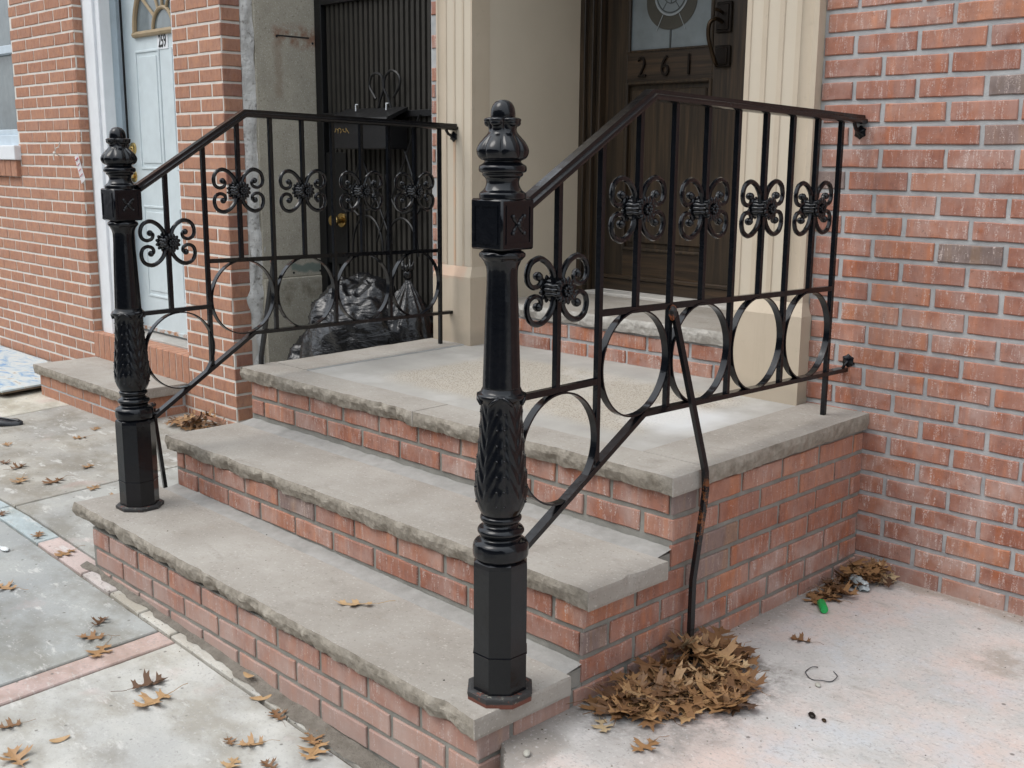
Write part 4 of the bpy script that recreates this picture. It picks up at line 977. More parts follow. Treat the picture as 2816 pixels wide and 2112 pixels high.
mb.tube([(-5.015, YB - .03, .79), (-5.035, YB - .03, .765), (-5.03, YB - .03, .745)], .0035, 6); mb.ball((-5.015, YB - .03, .788), .010, n=6); mb.build('cable_stub', M['mortar_nb'], hb, True)
# neighbour step
ns = thing('low_step', (-4.15, -.6, -.55), 'single low brick doorstep with grey stone slab under the pale blue door', 'step')
mb = MB(); slab(mb, -4.70, -3.615, -.775, YB - .004, -.392, .052, 'FL', seed=71., amp=.6); mb.build('tread_slab', [M['stone'], M['stone_edge']], ns)
mb = MB(); bricks(mb, (0, -.748, 0), X, -Y, -4.668, -3.645, -.444 - 3 * C2, 3, C2, .208, phase=.05, joint=.008, wash=lambda u, z: .4, dark=0, d=.0025, jit=.0006, ends=(1, 1))
bricks(mb, (-3.642, 0, 0), Y, X, -.748, YB, -.444 - 3 * C2, 3, C2, .208, phase=.0, joint=.008, wash=lambda u, z: .4, dark=0, d=.0025, jit=.0006, ends=(1, 0))
mb.build('brickwork', M['brick_nb'], ns, attr='bc')
mb = MB(); mb.box((-4.666, -.748, -.75), (-3.642, YB - .003, -.446)); mb.build('mortar_core', M['mortar'], ns)

# ================================================================== ALLEY
aw = thing('alley_wall', (-3.1, 0, -.5), 'grey stained concrete side wall beside the dark security door, with rusty bracket marks', 'wall')
mb = MB(); mb.box((-3.6, -.235, .185), (-3.105, .6, 3.2), .002); mb.box((-3.6, -.235, -.7), (-3.092, .6, .183), .004); mb.build('concrete_panel', M['alley'], aw)
mb = MB(); V = []; n = 150
for i in range(n + 1):
    z = -.6 + 3.2 * i / n
    a = YB + .10 - .006 * fbm(z, 1, 0, 5) + (.0 if z > .5 else -.03 * fbm(z, 3, 0, 4)); b = -.205 + .014 * fbm(z, 6, 0, 4, 4)
    for j in range(6):
        f = j / 5; V.append((-3.128 + .022 * math.sin(f * math.pi) * (.6 + fbm(z, f, 2, 6, 4)) + .014 * fbm(z, f * 2, 5, 9, 4) * (1.5 if z < .35 else .6) , a + (b - a) * f, z))
mb.add(V, [(6 * i + j, 6 * i + j + 1, 6 * i + 7 + j, 6 * i + 6 + j) for i in range(n) for j in range(5)]); mb.build('cement_patch', M['patch'], aw, smooth='all')
mb = MB()
for (y, z) in ((-.115, 1.345), (.09, 1.325), (-.06, .185 + .02), (.10, .205)): mb.lathe([(.006, 0), (.006, .002)], c=(-3.105, y, z), n=10, axis=0)
mb.box((-3.105, -.115, 1.345), (-3.1035, .07, 1.352)); mb.build('bolt_hole', M['gap'], aw)
gt = thing('security_door', (-2.6, .12, -.4), 'dark ribbed metal security door with scrollwork and brass knob in the alley', 'door')
G = .120
mb = MB()
mb.box((-3.10, G - .02, -.5), (-3.045, G + .03, 2.1), .002); mb.box((-2.155, G - .02, -.5), (-2.103, G + .03, 2.1), .002)
mb.box((-3.045, G - .02, 1.50), (-2.155, G + .03, 1.56), .002); mb.box((-3.045, G - .02, .96), (-2.155, G + .0, .99), .002); mb.box((-3.045, G - .01, .25), (-2.88, G + .0, .80), .002)
mb.build('gate_frame', M['gate'], gt)
mb = MB(); mb.box((-3.045, G + .018, -.5), (-2.155, G + .028, 2.05)); mb.build('backing_sheet', M['gap'], gt)
x = -3.03
while x < -2.17:
    mb = MB(); mb.prism([(x, G + .018), (x + .003, G), (x + .024, G), (x + .028, G + .018)], 2, -.45, 1.50); mb.prism([(x, G + .018), (x + .003, G), (x + .024, G), (x + .028, G + .018)], 2, 1.56, 2.05); mb.build('slat', M['gslat'], gt); x += .038
def scroll(P, r=.006, nm='scroll_bar'):
    mb = MB(); mb.tube(smooth_path([(a, G - .028, b) for a, b in P], 5), r, 6); mb.build(nm, M['gate'], gt, True)
gx = lambda u: -2.545 + (880 + u * .1989 - 1040) * .0027; gzz = lambda v: 1.093 - (v * .1989 - 240) * .00169
L1 = [(690, 1350), (610, 1200), (605, 1120), (640, 1030), (700, 1005), (770, 1040), (795, 1130), (800, 1200), (870, 1380), (930, 1600)]
L2 = [(930, 1340), (1010, 1200), (1022, 1100), (980, 1020), (900, 985), (830, 1050), (808, 1130), (803, 1210), (745, 1380), (690, 1600)]
for L in (L1, L2): scroll([(gx(a), gzz(b)) for a, b in L])
cxm = -2.56
for s_ in (1, -1):
    scroll([(cxm + s_ * .15, .83), (cxm + s_ * .22, .68), (cxm + s_ * .27, .56), (cxm + s_ * .20, .50)])
    scroll([(cxm + s_ * .02, .70), (cxm + s_ * .05, .60), (cxm + s_ * .12, .53), (cxm + s_ * .22, .55), (cxm + s_ * .26, .64)])
    scroll([(cxm + s_ * .13 + .12 * math.cos(a), .33 + .17 * math.sin(a)) for a in [math.pi * i / 8 for i in range(9)]])
    scroll([(cxm + s_ * .27, .97), (cxm + s_ * .02, .52), (cxm - s_ * .06, .38)], .005)
mb = MB(); mb.lathe([(.036, -.012), (.034, -.02), (.016, -.026), (.015, -.045), (.028, -.052), (.031, -.066), (.024, -.078), (.001, -.083)], c=(-2.915, G, .47), n=24, axis=1); mb.build('door_knob', M['brass'], gt, True)
mbx = thing('mailbox', (-2.6, .08, .85), 'black metal wall mailbox with slanted lid hung on the dark security door', 'mailbox')
mb = MB(); mb.box((-2.83, -.02, .815), (-2.385, G - .022, .945), .004); mb.build('box_body', M['gate'], mbx)
mb = MB(); mb.prism([(-.032, .940), (-.026, .956), (G - .025, 1.004), (G - .025, .990), (.0, .947)], 0, -2.838, -2.377); mb.build('lid', M['gate'], mbx)
mb = MB(); mb.tube(smooth_path([(-2.80 + .008 * i + .006 * math.cos(i * 2.4), -.0225, .900 + .011 * math.sin(i * 1.9) + .004 * math.cos(i * 3.7)) for i in range(17)], 3), .0011, 5); mb.build('gold_script', M['gold'], mbx)
for xx in (-2.70, -2.47):
    mb = MB(); mb.box((xx, .04, .99), (xx + .004, .044, 1.02)); mb.box((xx, .04, 1.018), (xx + .018, .044, 1.022)); mb.build('wire_clip', M['white'], mbx)

# ------------------------------------------------------------------ garbage bags
def bag(name, c, r, seed, label, tie=None, n=128, droop=.2):
    mb = MB(); V = []; F = []; m = n // 2; floor = c[2] - r[2] * .82
    for i in range(m + 1):
        a = math.pi * i / m
        for j in range(n):
            b = 2 * math.pi * j / n; d = Vector((math.sin(a) * math.cos(b), math.sin(a) * math.sin(b), math.cos(a)))
            s_ = 1 + .16 * fbm(d.x + seed, d.y, d.z, 1.3, 2)
            cr = 1 - abs(noise.noise(Vector((d.x * 2.2 + seed, d.y * 2.2 - d.x, d.z * 3.4 + d.x)))) ; s_ += .08 * (cr - .8)
            cr = 1 - abs(noise.noise(Vector((d.x * 4 + seed * 2, d.y * 3 + d.z * 3, d.z * 7)))); s_ += .055 * (cr ** 2 - .7)
            cr = 1 - abs(noise.noise(Vector((d.x * 7 + seed * 3, d.y * 9, d.z * 14 + 4 * d.x)))); s_ += .018 * (cr ** 2 - .7)
            if tie:
                g = max(0, d.z); gx_ = 1 - .80 * g ** 5;  s_ += .03 * math.cos(16 * b + 2 * math.sin(5 * b)) * g ** 1.5 * 1.2
            if not tie:
                gx_ = 1; d = Vector((d.x, d.y, math.copysign(abs(d.z) ** .78, d.z)))
            elif d.z > 0: s_ = s_ * (1 - g ** 3) + g ** 3 * 1.0
            p = Vector((c[0] + d.x * r[0] * s_ * gx_, c[1] + d.y * r[1] * s_ * gx_, c[2] + d.z * r[2] * s_ * (1 + .12 * max(0, d.z) ** 6 if tie else 1)))
            if p.z < floor: p.z = floor + .002 * math.sin(b * 7)
            V.append(p)
    for i in range(m):
        for j in range(n): F.append((i * n + j, i * n + (j + 1) % n, (i + 1) * n + (j + 1) % n, (i + 1) * n + j))
    mb.add(V, F); t = thing(name, (c[0], c[1], floor), label, 'garbage bag', 'garbage bags piled in the alley')
    mb.build('bag_body', M['bag'], t, smooth='all')
    if tie:
        mb = MB(); k = Vector(tie)
        mb.ball(k, .022, (1, 1, 1.2), 10)
        for i in range(7):
            a = i * .9; mb.tube([k, k + Vector((math.cos(a) * .022, math.sin(a) * .022, .028)), k + Vector((math.cos(a) * .035, math.sin(a) * .02, .048 + .01 * (i % 3)))], .006, 5, scale=[1, 1.3, .4])
        mb.build('tied_neck', M['bag'], t, smooth='all')
    return t
bag('garbage_bag', (-2.42, -.17, -.14), (.29, .23, .385), 2.7, 'largest glossy black garbage bag in the middle of the alley pile')
bag('garbage_bag', (-2.19, -.07, -.12), (.155, .15, .34), 5.1, 'black garbage bag with tied neck, rightmost of the alley pile beside the cream pilaster', tie=(-2.19, -.07, .268))
bag('garbage_bag', (-2.76, -.14, -.30), (.22, .17, .27), 8.7, 'low slumped black garbage bag at the left end of the alley pile')

# ================================================================== LEAVES
LEAF = [(.012, 0), (.014, .13), (.05, .155), (.13, .17), (.24, .155), (.19, .215), (.25, .265), (.15, .275), (.075, .30), (.05, .355), (.09, .42), (.20, .46), (.33, .47), (.45, .545), (.33, .565), (.37, .655), (.24, .615), (.12, .61), (.06, .66), (.10, .72), (.19, .765), (.29, .80), (.18, .825), (.19, .90), (.10, .865), (.045, .90), (.03, .96), (0, 1.04)]
def leaf_mesh(seed, L=.105, curl=.25, bend=.3, twist=.2, c=.5, wd=.92):
    rs = random.Random(seed); V = [(0, y) for y in (1.04, .86, .66, .46, .3, .14, 0)]; F = []; nm = len(V)
    for sd in (1, -1):
        o = len(V); sh = rs.uniform(-.035, .035); k1, k2 = rs.uniform(.85, 1.15), rs.uniform(.85, 1.15)
        for (x, y) in LEAF[:-1]:
            kx = k1 if y < .33 else k2 if y > .68 else 1
            V.append((sd * x * kx * rs.uniform(.95, 1.05) * wd, y + sh * (.13 < y < .95) + rs.uniform(-.008, .008)))
        n_ = len(LEAF) - 1; a = list(range(o, o + n_)); q = a + [0, 1, 2, 3, 4, 5, 6]
        F.append(tuple(q) if sd > 0 else tuple(q[::-1]))
    W = []
    for (x, y) in V:
        yy = y - .5; z = curl * 1.6 * x * x + curl * .35 * abs(x) + bend * yy * yy + twist * x * yy + .025 * math.sin(11 * x + seed) * math.cos(9 * y)
        W.append((x * L, yy * L, z * L))
    # stalk
    o = len(W); s0 = [(0, -.5 - .38 * t, bend * .25 + .04 * math.sin(3 * t + seed)) for t in (0, .33, .66, 1)]; xx = rs.uniform(-.08, .08)
    for i, (a, b, z) in enumerate(s0):
        a = xx * (i / 3) ** 2
        W += [((a - .005) * L, b * L, z * L), ((a + .005) * L, b * L, z * L), (a * L, b * L, (z + .012) * L)]
    for i in range(3):
        for j in range(3): F.append((o + 3 * i + j, o + 3 * i + (j + 1) % 3, o + 3 * i + 3 + (j + 1) % 3, o + 3 * i + 3 + j))
    return W, F
def leaf_data(seed, c, **kw):
    W, F = leaf_mesh(seed, **kw); zmin = min(w[2] for w in W); mb = MB(); mb.add([(a, b, z - zmin) for a, b, z in W], F, (c, 0, 0))
    me = mb.data('oak_leaf', M['leaf'], 'all', 'lc'); return me
def heap(name, label, pts, hgt, n, seed, size=.098):
    rs = random.Random(seed); mb = MB()
    xs_ = [p[0] for p in pts]; ys_ = [p[1] for p in pts]
    def inside(x, y):
        r = False; j = len(pts) - 1
        for i in range(len(pts)):
            if (pts[i][1] > y) != (pts[j][1] > y) and x < (pts[j][0] - pts[i][0]) * (y - pts[i][1]) / (pts[j][1] - pts[i][1]) + pts[i][0]: r = not r
            j = i
        return r
    k = 0
    while k < n:
        x, y = rs.uniform(min(xs_), max(xs_)), rs.uniform(min(ys_), max(ys_))
        if not inside(x, y): continue
        f = (k / n); top = hgt(x, y); z = top[0] + top[1] * rs.random() ** .6 * (.3 + .7 * f)
        W, F = leaf_mesh(seed * 100 + k, L=size * rs.uniform(.7, 1.2), curl=rs.uniform(-.4, .9), bend=rs.uniform(-.3, .8), twist=rs.uniform(-.8, .8))
        tl = min(1, top[1] * 14)
        m_ = Matrix.Translation((x, y, z + .006)) @ Matrix.Rotation(rs.uniform(0, 6.28), 4, 'Z') @ Matrix.Rotation(rs.gauss(0, .36) * tl, 4, 'X') @ Matrix.Rotation(rs.gauss(0, .36) * tl, 4, 'Y')
        W = [m_ @ Vector(w) for w in W]; lo = min(w.z for w in W); lift = max(0, top[0] + .0005 - lo)
        xm = top[2] if len(top) > 2 else -99; push = max(0, xm - min(w.x for w in W))
        ym = top[3] if len(top) > 3 else 99; py = max(0, max(w.y for w in W) - ym)
        W = [w + Vector((push, -py, lift)) for w in W]
        mb.add(W, F, (min(1, max(0, rs.gauss(.40, .27))), 0, 0)); k += 1
    o = mb.build(name, M['leaf'], smooth='all', attr='lc'); return tag(o, label, 'leaves', kind='stuff')
DZ = -.52
def h1(x, y):
    d = max(0, 1 - x / .30) * max(0, 1 - abs(y + 1.02) / .40); return (DZ, .080 * d, .012)
heap('leaf_pile', 'heap of brown fallen oak leaves against the brick side of the stoop', [(.02, -.84), (.13, -.85), (.25, -.97), (.29, -1.08), (.20, -1.27), (.10, -1.34), (.04, -1.30)], h1, 135, 3, .118)
def h2(x, y):
    d = max(0, 1 - x / .24) * max(0, 1 + y / .3); return (DZ, .10 * d, .012, -.012)
heap('leaf_pile', 'small brown leaf heap in the corner where stoop meets the brick wall', [(.01, -.01), (.17, -.01), (.13, -.10), (.08, -.24), (.05, -.34), (.01, -.34)], h2, 46, 5, .09)
heap('leaf_pile', 'small leaf cluster on the pavement behind the far newel post, below the brick pier', [(-3.50, -.58), (-3.42, -.46), (-3.20, -.45), (-3.16, -.52), (-3.35, -.62)], lambda x, y: (gz(x, y), .07 * max(0, 1 - abs(x + 3.32) / .22)), 34, 9, .10)
# loose leaves: (x, y, z, heading, size, colour, curl, label)
S1 = -.426; LV = [
 (-1.554, -1.841, None, .4, .075, .15, 1.2, 'small dark curled leaf lying above the pair on the red paving strip'),
 (-1.476, -1.902, None, 1.4, .095, .45, .5, 'brown leaf lying at the back of the pair on the red paving strip'),
 (-1.376, -1.923, None, 2.3, .105, .62, .25, 'tan flat oak leaf lying across the red paving strip'),
 (-1.096, -1.914, None, 3.6, .115, .10, 1.3, 'dark red-brown curled leaf touching the largest tan leaf on the light slab'),
 (-1.005, -1.945, None, 1.9, .125, .80, .7, 'largest tan oak leaf in front of the steps, on the light slab'),
 (-2.156, -1.690, None, 2.0, .095, .62, .3, 'orange-tan leaf on the pink paving band beside the lowest step'),
 (-2.386, -1.695, None, .6, .085, .50, .5, 'tan leaf on the pale blue part of the paving band'),
 (-2.011, -1.955, None, 1.2, .100, .70, .6, 'tan leaf on the bluish slab at the left photo edge'),
 (-2.716, -1.702, None, 2.6, .080, .20, .8, 'dark brown leaf on the paving band at the far left photo edge'),
 (-1.150, -2.270, None, 1.7, .070, .35, 1.0, 'small curled leaf at the left edge on the light slab, nearest the red strip'),
 (-.991, -2.318, None, .9, .110, .66, .8, 'curled tan leaf in the bottom left corner of the photo'),
 (-.693, -1.895, None, 2.6, .050, .35, .8, 'tiny reddish leaf between the standing leaf and the photo bottom'),
 (-.640, -1.862, None, 1.5, .080, .72, 1.6, 'tan folded leaf standing up on the light slab'),
 (-.597, -1.950, None, .3, .075, .85, .4, 'palest leaf at the bottom photo edge below the steps'),
 (-.534, -1.880, None, 1.0, .060, .25, .9, 'small dark leaf at the bottom edge, right of the palest leaf'),
 (-3.071, -1.195, None, 2.2, .085, .60, .4, 'small tan leaf on the pavement just left of the far newel post'),
 (-3.297, -1.415, None, .2, .095, .25, 1.2, 'dark curled leaf directly above the long-stalked tan leaf, far left'),
 (-3.095, -1.485, None, 2.4, .120, .70, .6, 'tan oak leaf with long stalk on the far left pavement'),
 (-2.969, -1.390, None, 2.0, .120, .30, .6, 'long brown leaf with stalk pointing at the far newel post'),
 (-2.753, -1.312, None, 2.3, .085, .68, .5, 'pale tan leaf on the bluish slab behind the far newel post base'),
 (-2.585, -1.300, None, 1.8, .090, .72, .6, 'tan leaf partly hidden behind the far newel post base'),
 (-3.425, -1.428, None, 2.9, .085, .20, .8, 'dark reddish leaf at the left photo edge above the long-stalked leaf'),
 (-3.722, -1.303, None, .8, .075, .60, .7, 'small pale leaf near the left photo edge below the black plastic scrap'),
 (-3.573, -1.010, None, 1.6, .085, .60, .4, 'pinkish tan leaf in the middle of the grey slab left of the far post'),
 (-3.68, -.880, None, 2.4, .085, .62, .5, 'pinkish leaf beside the foot of the low doorstep'),
 (-5.00, -.90, None, .9, .080, .75, 1.0, 'yellowish leaf tucked under the front edge of the painted board'),
 (-.711, -1.740, None, .8, .075, .30, .6, 'brown star-shaped leaf in the dirt along the lowest step'),
 (-.560, -1.735, None, 2.5, .085, .50, .6, 'brown leaf lying behind the broad pale leaf at the lowest step'),
 (-.505, -1.765, None, 2.2, .110, .75, .5, 'broad pale oak leaf half on the dirt along the lowest step'),
 (-.663, -1.512, S1, 1.33, .125, .86, .9, 'lone yellow-brown rolled leaf on the lowest tread'),
 (.187, -.625, DZ, 1.1, .070, .28, 1.0, 'lone reddish brown leaf on the pale forecourt between heap and wire'),
 (.060, -.345, DZ, 2.3, .100, .50, .2, 'flat brown leaf touching the green plastic cap'),
 (.248, -1.385, DZ, 1.8, .085, .55, .6, 'brown leaf at the lowest tip of the big leaf heap'),
 (-.02 + .14, -1.385, DZ, 2.4, .075, .97, .5, 'pale cream leaf at the left front of the big leaf heap'),
 (.05, -1.330, DZ, .6, .110, .45, .4, 'brown leaf pointing away at the left end of the big heap')]
for i, (x, y, z, h, s_, c_, cu, lab) in enumerate(LV):
    me = leaf_data(900 + i, c_, L=s_ * (.92 if x < -2.3 else 1.0), wd=(.42 if z == S1 else .92), curl=min(cu, 1.2) * .55, bend=rnd(.1, .4), twist=rnd(-.4, .4))
    o = link('oak_leaf', me); o.location = (x, y, (gz(x, y) if z is None else z - (.012 * x if z == S1 else 0)) + .001); o.rotation_euler = (0, 0, h * 1.7)
    tag(o, lab, 'leaf', 'fallen oak leaves lying loose')
# oval leaflets
for (x, y, s_, lab) in ((-.92, -1.699, .022, 'small yellow oval leaflet in the dirt along the lowest step'), (-.822, -1.722, .030, 'greenish oval leaflet in the dirt nearest the star-shaped leaf'), (-1.002, -2.203, .026, 'orange oval leaflet lying on the light slab below the curled pair')):
    mb = MB(); P = [(s_ * math.cos(a), s_ * .42 * math.sin(a) * (1.1 - .3 * math.cos(a)), .004 + .003 * math.cos(2 * a)) for a in [2 * math.pi * i / 20 for i in range(20)]]
    mb.add(P + [(0, 0, .001)], [(i, (i + 1) % 20, 20) for i in range(20)], (.85, 0, 0)); o = mb.build('leaflet', M['leaf'], smooth='all', attr='lc')
    o.location = (x, y, gz(x, y) + .03 * (y > -1.72) * .6); o.rotation_euler = (0, 0, rnd(0, 6)); tag(o, lab, 'leaflet')

# ================================================================== SMALL THINGS
rs = random.Random(44); mb = MB()
def crumb(x, y, z, r):
    c0 = (rs.random(), 0, 0); V = [(x + r * rs.uniform(.5, 1) * a, y + r * rs.uniform(.5, 1) * b, z + r * .7 * max(-.2, c) * rs.uniform(.6, 1)) for a, b, c in ((1, 0, 0), (0, 1, 0), (-1, 0, 0), (0, -1, 0), (.1, .1, 1))]
    mb.add(V, [(0, 1, 4), (1, 2, 4), (2, 3, 4), (3, 0, 4)], c0)
for i in range(520):
    k_ = rs.random()
    if k_ < .25: x, y, z = rs.uniform(-2, 0), -1.70 - abs(rs.gauss(0, .03)), None
    elif k_ < .40: x, y, z = abs(rs.gauss(0, .035)) + .008, rs.uniform(-1.58, -.02), DZ
    elif k_ < .55: x, y, z = rs.uniform(.0, 1.2), -abs(rs.gauss(0, .04)) - .008, DZ
    elif k_ < .75: x, y, z = .18 + rs.gauss(0, .16), -1.15 + rs.gauss(0, .2), DZ
    elif k_ < .85: x, y, z = rs.uniform(.05, 1), rs.uniform(-1.5, 0), DZ
    elif k_ < .95: x, y, z = rs.uniform(-4, -.2), rs.uniform(-2.6, -1.75), None
    else: x, y, z = rs.uniform(-1.9, -.1), rs.uniform(-1.66, -1.36), -.426
    if z == DZ and (x < .006 or y > -.006): continue
    if z is None: z = gz(x, y)
    elif z == -.426: z = z - .012 * x
    crumb(x, y, z, rs.uniform(.0012, .0042))
k = NM('grit'); c = k.ramp(k.sep(k.attr('lc'))[0], [(0, (.03, .025, .02)), (.4, (.12, .09, .06)), (.7, (.30, .28, .25)), (1, (.5, .48, .45))]); k.set('Base Color', c); k.set('Roughness', .9)
tag(mb.build('grit', k.m, attr='lc'), 'fine grit and leaf crumbs scattered around the stoop', 'grit', kind='stuff')
t = thing('marker_top', (.094, -.372, DZ), 'bright green plastic cap lying on the forecourt by the corner leaves', 'marker top')
a = Vector((.095, -.368, DZ + .0125)); b = Vector((.132, -.412, DZ + .0125)); mb = MB(); d = (b - a)
mb.tube([a, a + d * .08, a + d * .92, b], .0125, 16, scale=[.82, 1, 1, .9]); mb.build('cap_shell', M['green'], t, True)
mb = MB(); mb.tube([b - d * .01, b + d * .05], .0095, 16); mb.build('cap_end', M['green'], t, True)
mb = MB(); W = []
for i in range(26):
    a = 2.3 + 5.2 * i / 25; W.append((.335 + .040 * math.cos(a), -.775 + .040 * math.sin(a), DZ + .004 + .002 * math.sin(i)))
mb.tube(W, .0013, 6); tag(mb.build('wire_loop', M['wire'], smooth='all'), 'thin grey open wire loop lying on the pale forecourt', 'wire')
mb = MB(); V = []
for i in range(13):
    for j in range(9):
        u, v = i / 12 - .5, j / 8 - .5; e = max(0, 1 - (2 * u) ** 4) * max(0, 1 - (2 * v) ** 2)
        V.append((.098 + u * .095 * (1 - .3 * abs(2 * v)) + v * .01, -.150 + v * .042 * (1 - .3 * abs(2 * u)) - u * .035, DZ + .010 + .026 * e + .007 * fbm(u, v, 1, 6)))
mb.add(V, [(i * 9 + j, i * 9 + j + 1, i * 9 + 10 + j, i * 9 + 9 + j) for i in range(12) for j in range(8)])
mb.add([(x, y, DZ + .004) for x, y, z in V], [(i * 9 + j, i * 9 + j + 1, i * 9 + 10 + j, i * 9 + 9 + j) for i in range(12) for j in range(8)])
tag(mb.build('plastic_wrapper', M['clear'], smooth='all'), 'cloudy clear plastic wrapper among leaves in the wall corner', 'wrapper')
for (x, y, s_, mt, lab) in ((.433, -.985, .011, 'darkmetal', 'larger dark seed pod on the pale forecourt, left of the tiny brown one'), (.465, -.984, .007, 'pink', 'tiny brown seed pod right of the larger dark pod'), (.36, -.834, .009, 'pebble', 'small pale pebble just in front of the wire loop'), (.085, -1.60, .011, 'pebble', 'pale concrete crumb beside the bottom step corner')):
    mb = MB(); V = []; mb.ball((0, 0, s_ * .45), s_, (1.3, .8, .5), 10); mb.v = [(p[0] * (1 + .2 * noise.noise(Vector(p) * 90)), p[1] * (1 + .2 * noise.noise(Vector(p) * 70)), p[2]) for p in mb.v]
    o = mb.build('seed_pod' if mt != 'pebble' else 'pebble', M[mt] if mt != 'pink' else M['bronze'], smooth='all'); o.location = (x, y, DZ); o.rotation_euler = (0, 0, rnd(0, 3)); tag(o, lab, 'seed pod' if mt != 'pebble' else 'pebble')
# black plastic scrap at far left
bx, by = -4.150, -1.165; t = thing('plastic_scrap', (bx, by, gz(bx, by)), 'flattened black plastic scrap on the pavement at the left edge', 'scrap')
mb = MB(); V = []; n = 24
for lev, (sc_, z) in enumerate(((1, .002), (1, .016), (.8, .026), (.35, .028))):
    for i in range(n):
        a = 2 * math.pi * i / n; px = .115 * math.cos(a); py = .045 * math.sin(a) * (1.2 - .35 * math.cos(a))
        V.append((bx + (px * .8 - py * .6) * sc_, by + (px * .6 + py * .8) * sc_, gz(bx, by) + z + .004 * math.sin(3 * a)))
mb.add(V, [(l * n + i, l * n + (i + 1) % n, (l + 1) * n + (i + 1) % n, (l + 1) * n + i) for l in range(3) for i in range(n)] + [tuple(3 * n + i for i in range(n))]); mb.build('scrap_body', M['blackpl'], t, smooth='all')
mb = MB(); mb.tube([(bx - .07, by - .05, gz(bx, by) + .03), (bx, by, gz(bx, by) + .034), (bx + .08, by + .055, gz(bx, by) + .024)], .006, 6); mb.build('raised_rib', M['blackpl'], t, True)
# white plastic spoon
sx, sy = -2.336, -1.835; mb = MB(); g = gz(sx, sy)
mb.ball((sx, sy, g + .006), .022, (1.2, .62, .25), 12); mb.tube([(sx - .02, sy, g + .006), (sx - .06, sy - .012, g + .008), (sx - .10, sy - .02, g + .005)], .0035, 6)
tag(mb.build('plastic_spoon', M['spoon'], smooth='all'), 'white plastic spoon on the bluish slab at the left photo edge', 'spoon')
# painted board against the left house
t = thing('painted_board', (-5.6, -.7, -.53), 'flat board splashed with blue and white paint on the far left pavement', 'board')
P = [(-4.735, -.70), (-4.80, -.55), (-5.05, -.50), (-5.40, -.42), (-7.8, -.42), (-7.8, -1.6), (-4.72, -.95)]
mb = MB(); NB = 40; V = []
def board(dz, nm, mt, off):
    mb = MB(); V = [(a + off * (1 if a < -6 else -1) * .4, b + off * .2 * (1 if b < -.6 else -1), gz(a, b) + dz + .010 * fbm(a, b, 1, 2)) for a, b in P]; m = len(P)
    mb.add(V + [(x, y, z - .010) for x, y, z in V], [tuple(range(m)), tuple(range(2 * m - 1, m - 1, -1))] + [(i, (i + 1) % m, m + (i + 1) % m, m + i) for i in range(m)]); mb.build(nm, mt, t)
board(.046, 'painted_sheet', M['board'], 0); board(.033, 'cardboard_backing', plain('brown_cardboard', (.22, .17, .12), .9), .03)
# flyer stuck in the door trim
t = thing('flyer', (-4.69, -.42, .66), 'white flyer with pink print tucked beside the white door trim', 'flyer')
mb = MB(); V = [(-4.755, -.425, .765), (-4.725, -.42, .785), (-4.69, -.40, .64), (-4.715, -.412, .615)]; mb.add(V + [(x, y + .002, z) for x, y, z in V], [(0, 1, 2, 3), (7, 6, 5, 4), (0, 1, 5, 4), (1, 2, 6, 5), (2, 3, 7, 6), (3, 0, 4, 7)]); mb.build('sheet', M['paper'], t)
mb = MB()
for f in (.15, .35, .55, .75):
    a = Vector(V[0]).lerp(Vector(V[3]), f); b = Vector(V[1]).lerp(Vector(V[2]), f); mb.tube([a.lerp(b, .15) - Y * .001, a.lerp(b, .85) - Y * .001], .004 if f < .3 else .002, 5)
mb.build('printed_lines', M['pink'], t)

# ================================================================== ACROSS THE STREET (seen only as reflections)
op = thing('row_house', (0, -17, -.9), 'long brick row house across the street behind the photographer', 'house')
mb = MB(); mb.box((-30, -24, -1), (26, -17, 6.5)); mb.build('wall', M['asphalt'], op)

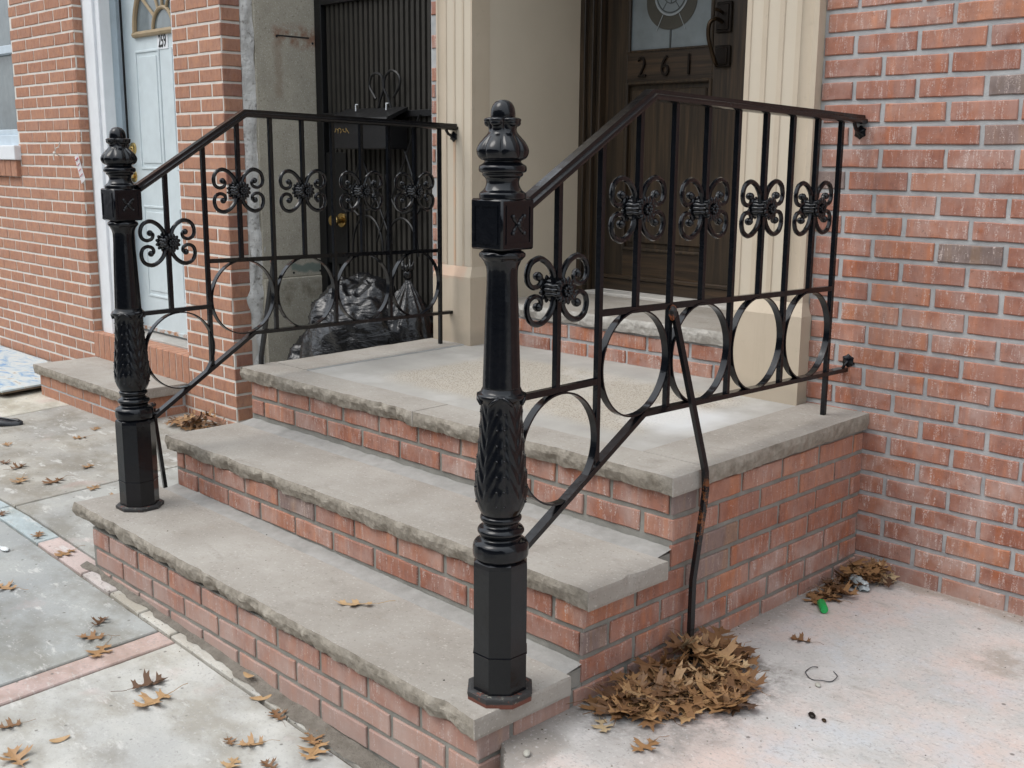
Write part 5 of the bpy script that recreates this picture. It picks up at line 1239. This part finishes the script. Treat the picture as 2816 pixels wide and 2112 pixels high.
# ================================================================== CAMERA, LIGHT
cd = bpy.data.cameras.new('camera'); cam = bpy.data.objects.new('camera', cd); COL.objects.link(cam)
cam.location = (1.67901, -3.22657, .78619); cam.rotation_euler = (1.370165, -.0071346, .7941214)
cd.sensor_width = 36; cd.lens = 3076.17 / 2816 * 36; cd.clip_start = .05; cd.clip_end = 500
scene.camera = cam
w = bpy.data.worlds.new('World'); scene.world = w; w.use_nodes = True; nt = w.node_tree; nt.nodes.clear()
sky = nt.nodes.new('ShaderNodeTexSky'); sky.sky_type = 'NISHITA'; sky.sun_disc = False; sky.sun_elevation = R(55); sky.sun_rotation = R(205)
sky.air_density = 1.0; sky.dust_density = 4.0; sky.ozone_density = 1
hs = nt.nodes.new('ShaderNodeHueSaturation'); hs.inputs['Saturation'].default_value = .6
bg = nt.nodes.new('ShaderNodeBackground'); bg.inputs[1].default_value = .15; ow = nt.nodes.new('ShaderNodeOutputWorld')
nt.links.new(sky.outputs[0], hs.inputs['Color']); gc = nt.nodes.new('ShaderNodeTexCoord'); gs = nt.nodes.new('ShaderNodeSeparateXYZ'); nt.links.new(gc.outputs['Generated'], gs.inputs[0])
gr = nt.nodes.new('ShaderNodeValToRGB'); nt.links.new(gs.outputs[2], gr.inputs[0])     # overcast cloud layer: bright overhead, dimmer low down
gr.color_ramp.elements[0].color = (.30, .32, .35, 1); gr.color_ramp.elements[1].color = (.90, .96, 1, 1)
gm = nt.nodes.new('ShaderNodeVectorMath'); gm.operation = 'SCALE'; nt.links.new(gr.outputs[0], gm.inputs[0]); gm.inputs['Scale'].default_value = 9.0
mx = nt.nodes.new('ShaderNodeMix'); mx.data_type = 'RGBA'; mx.inputs[0].default_value = .65
nt.links.new(hs.outputs[0], mx.inputs[6]); nt.links.new(gm.outputs[0], mx.inputs[7]); nt.links.new(mx.outputs[2], bg.inputs[0]); nt.links.new(bg.outputs[0], ow.inputs[0])
sd = bpy.data.lights.new('sun', 'SUN'); sd.energy = .5; sd.angle = R(30); sd.color = (1, .985, .96); so = bpy.data.objects.new('sun', sd); COL.objects.link(so)
az = R(205); elv = R(55); dv = Vector((math.sin(az) * math.cos(elv), math.cos(az) * math.cos(elv), math.sin(elv)))
so.rotation_euler = dv.to_track_quat('Z', 'Y').to_euler()
vs = scene.view_settings; vs.view_transform = 'Standard'; vs.look = 'None'; vs.exposure = .92; vs.gamma = 1
scene.render.engine = 'CYCLES'
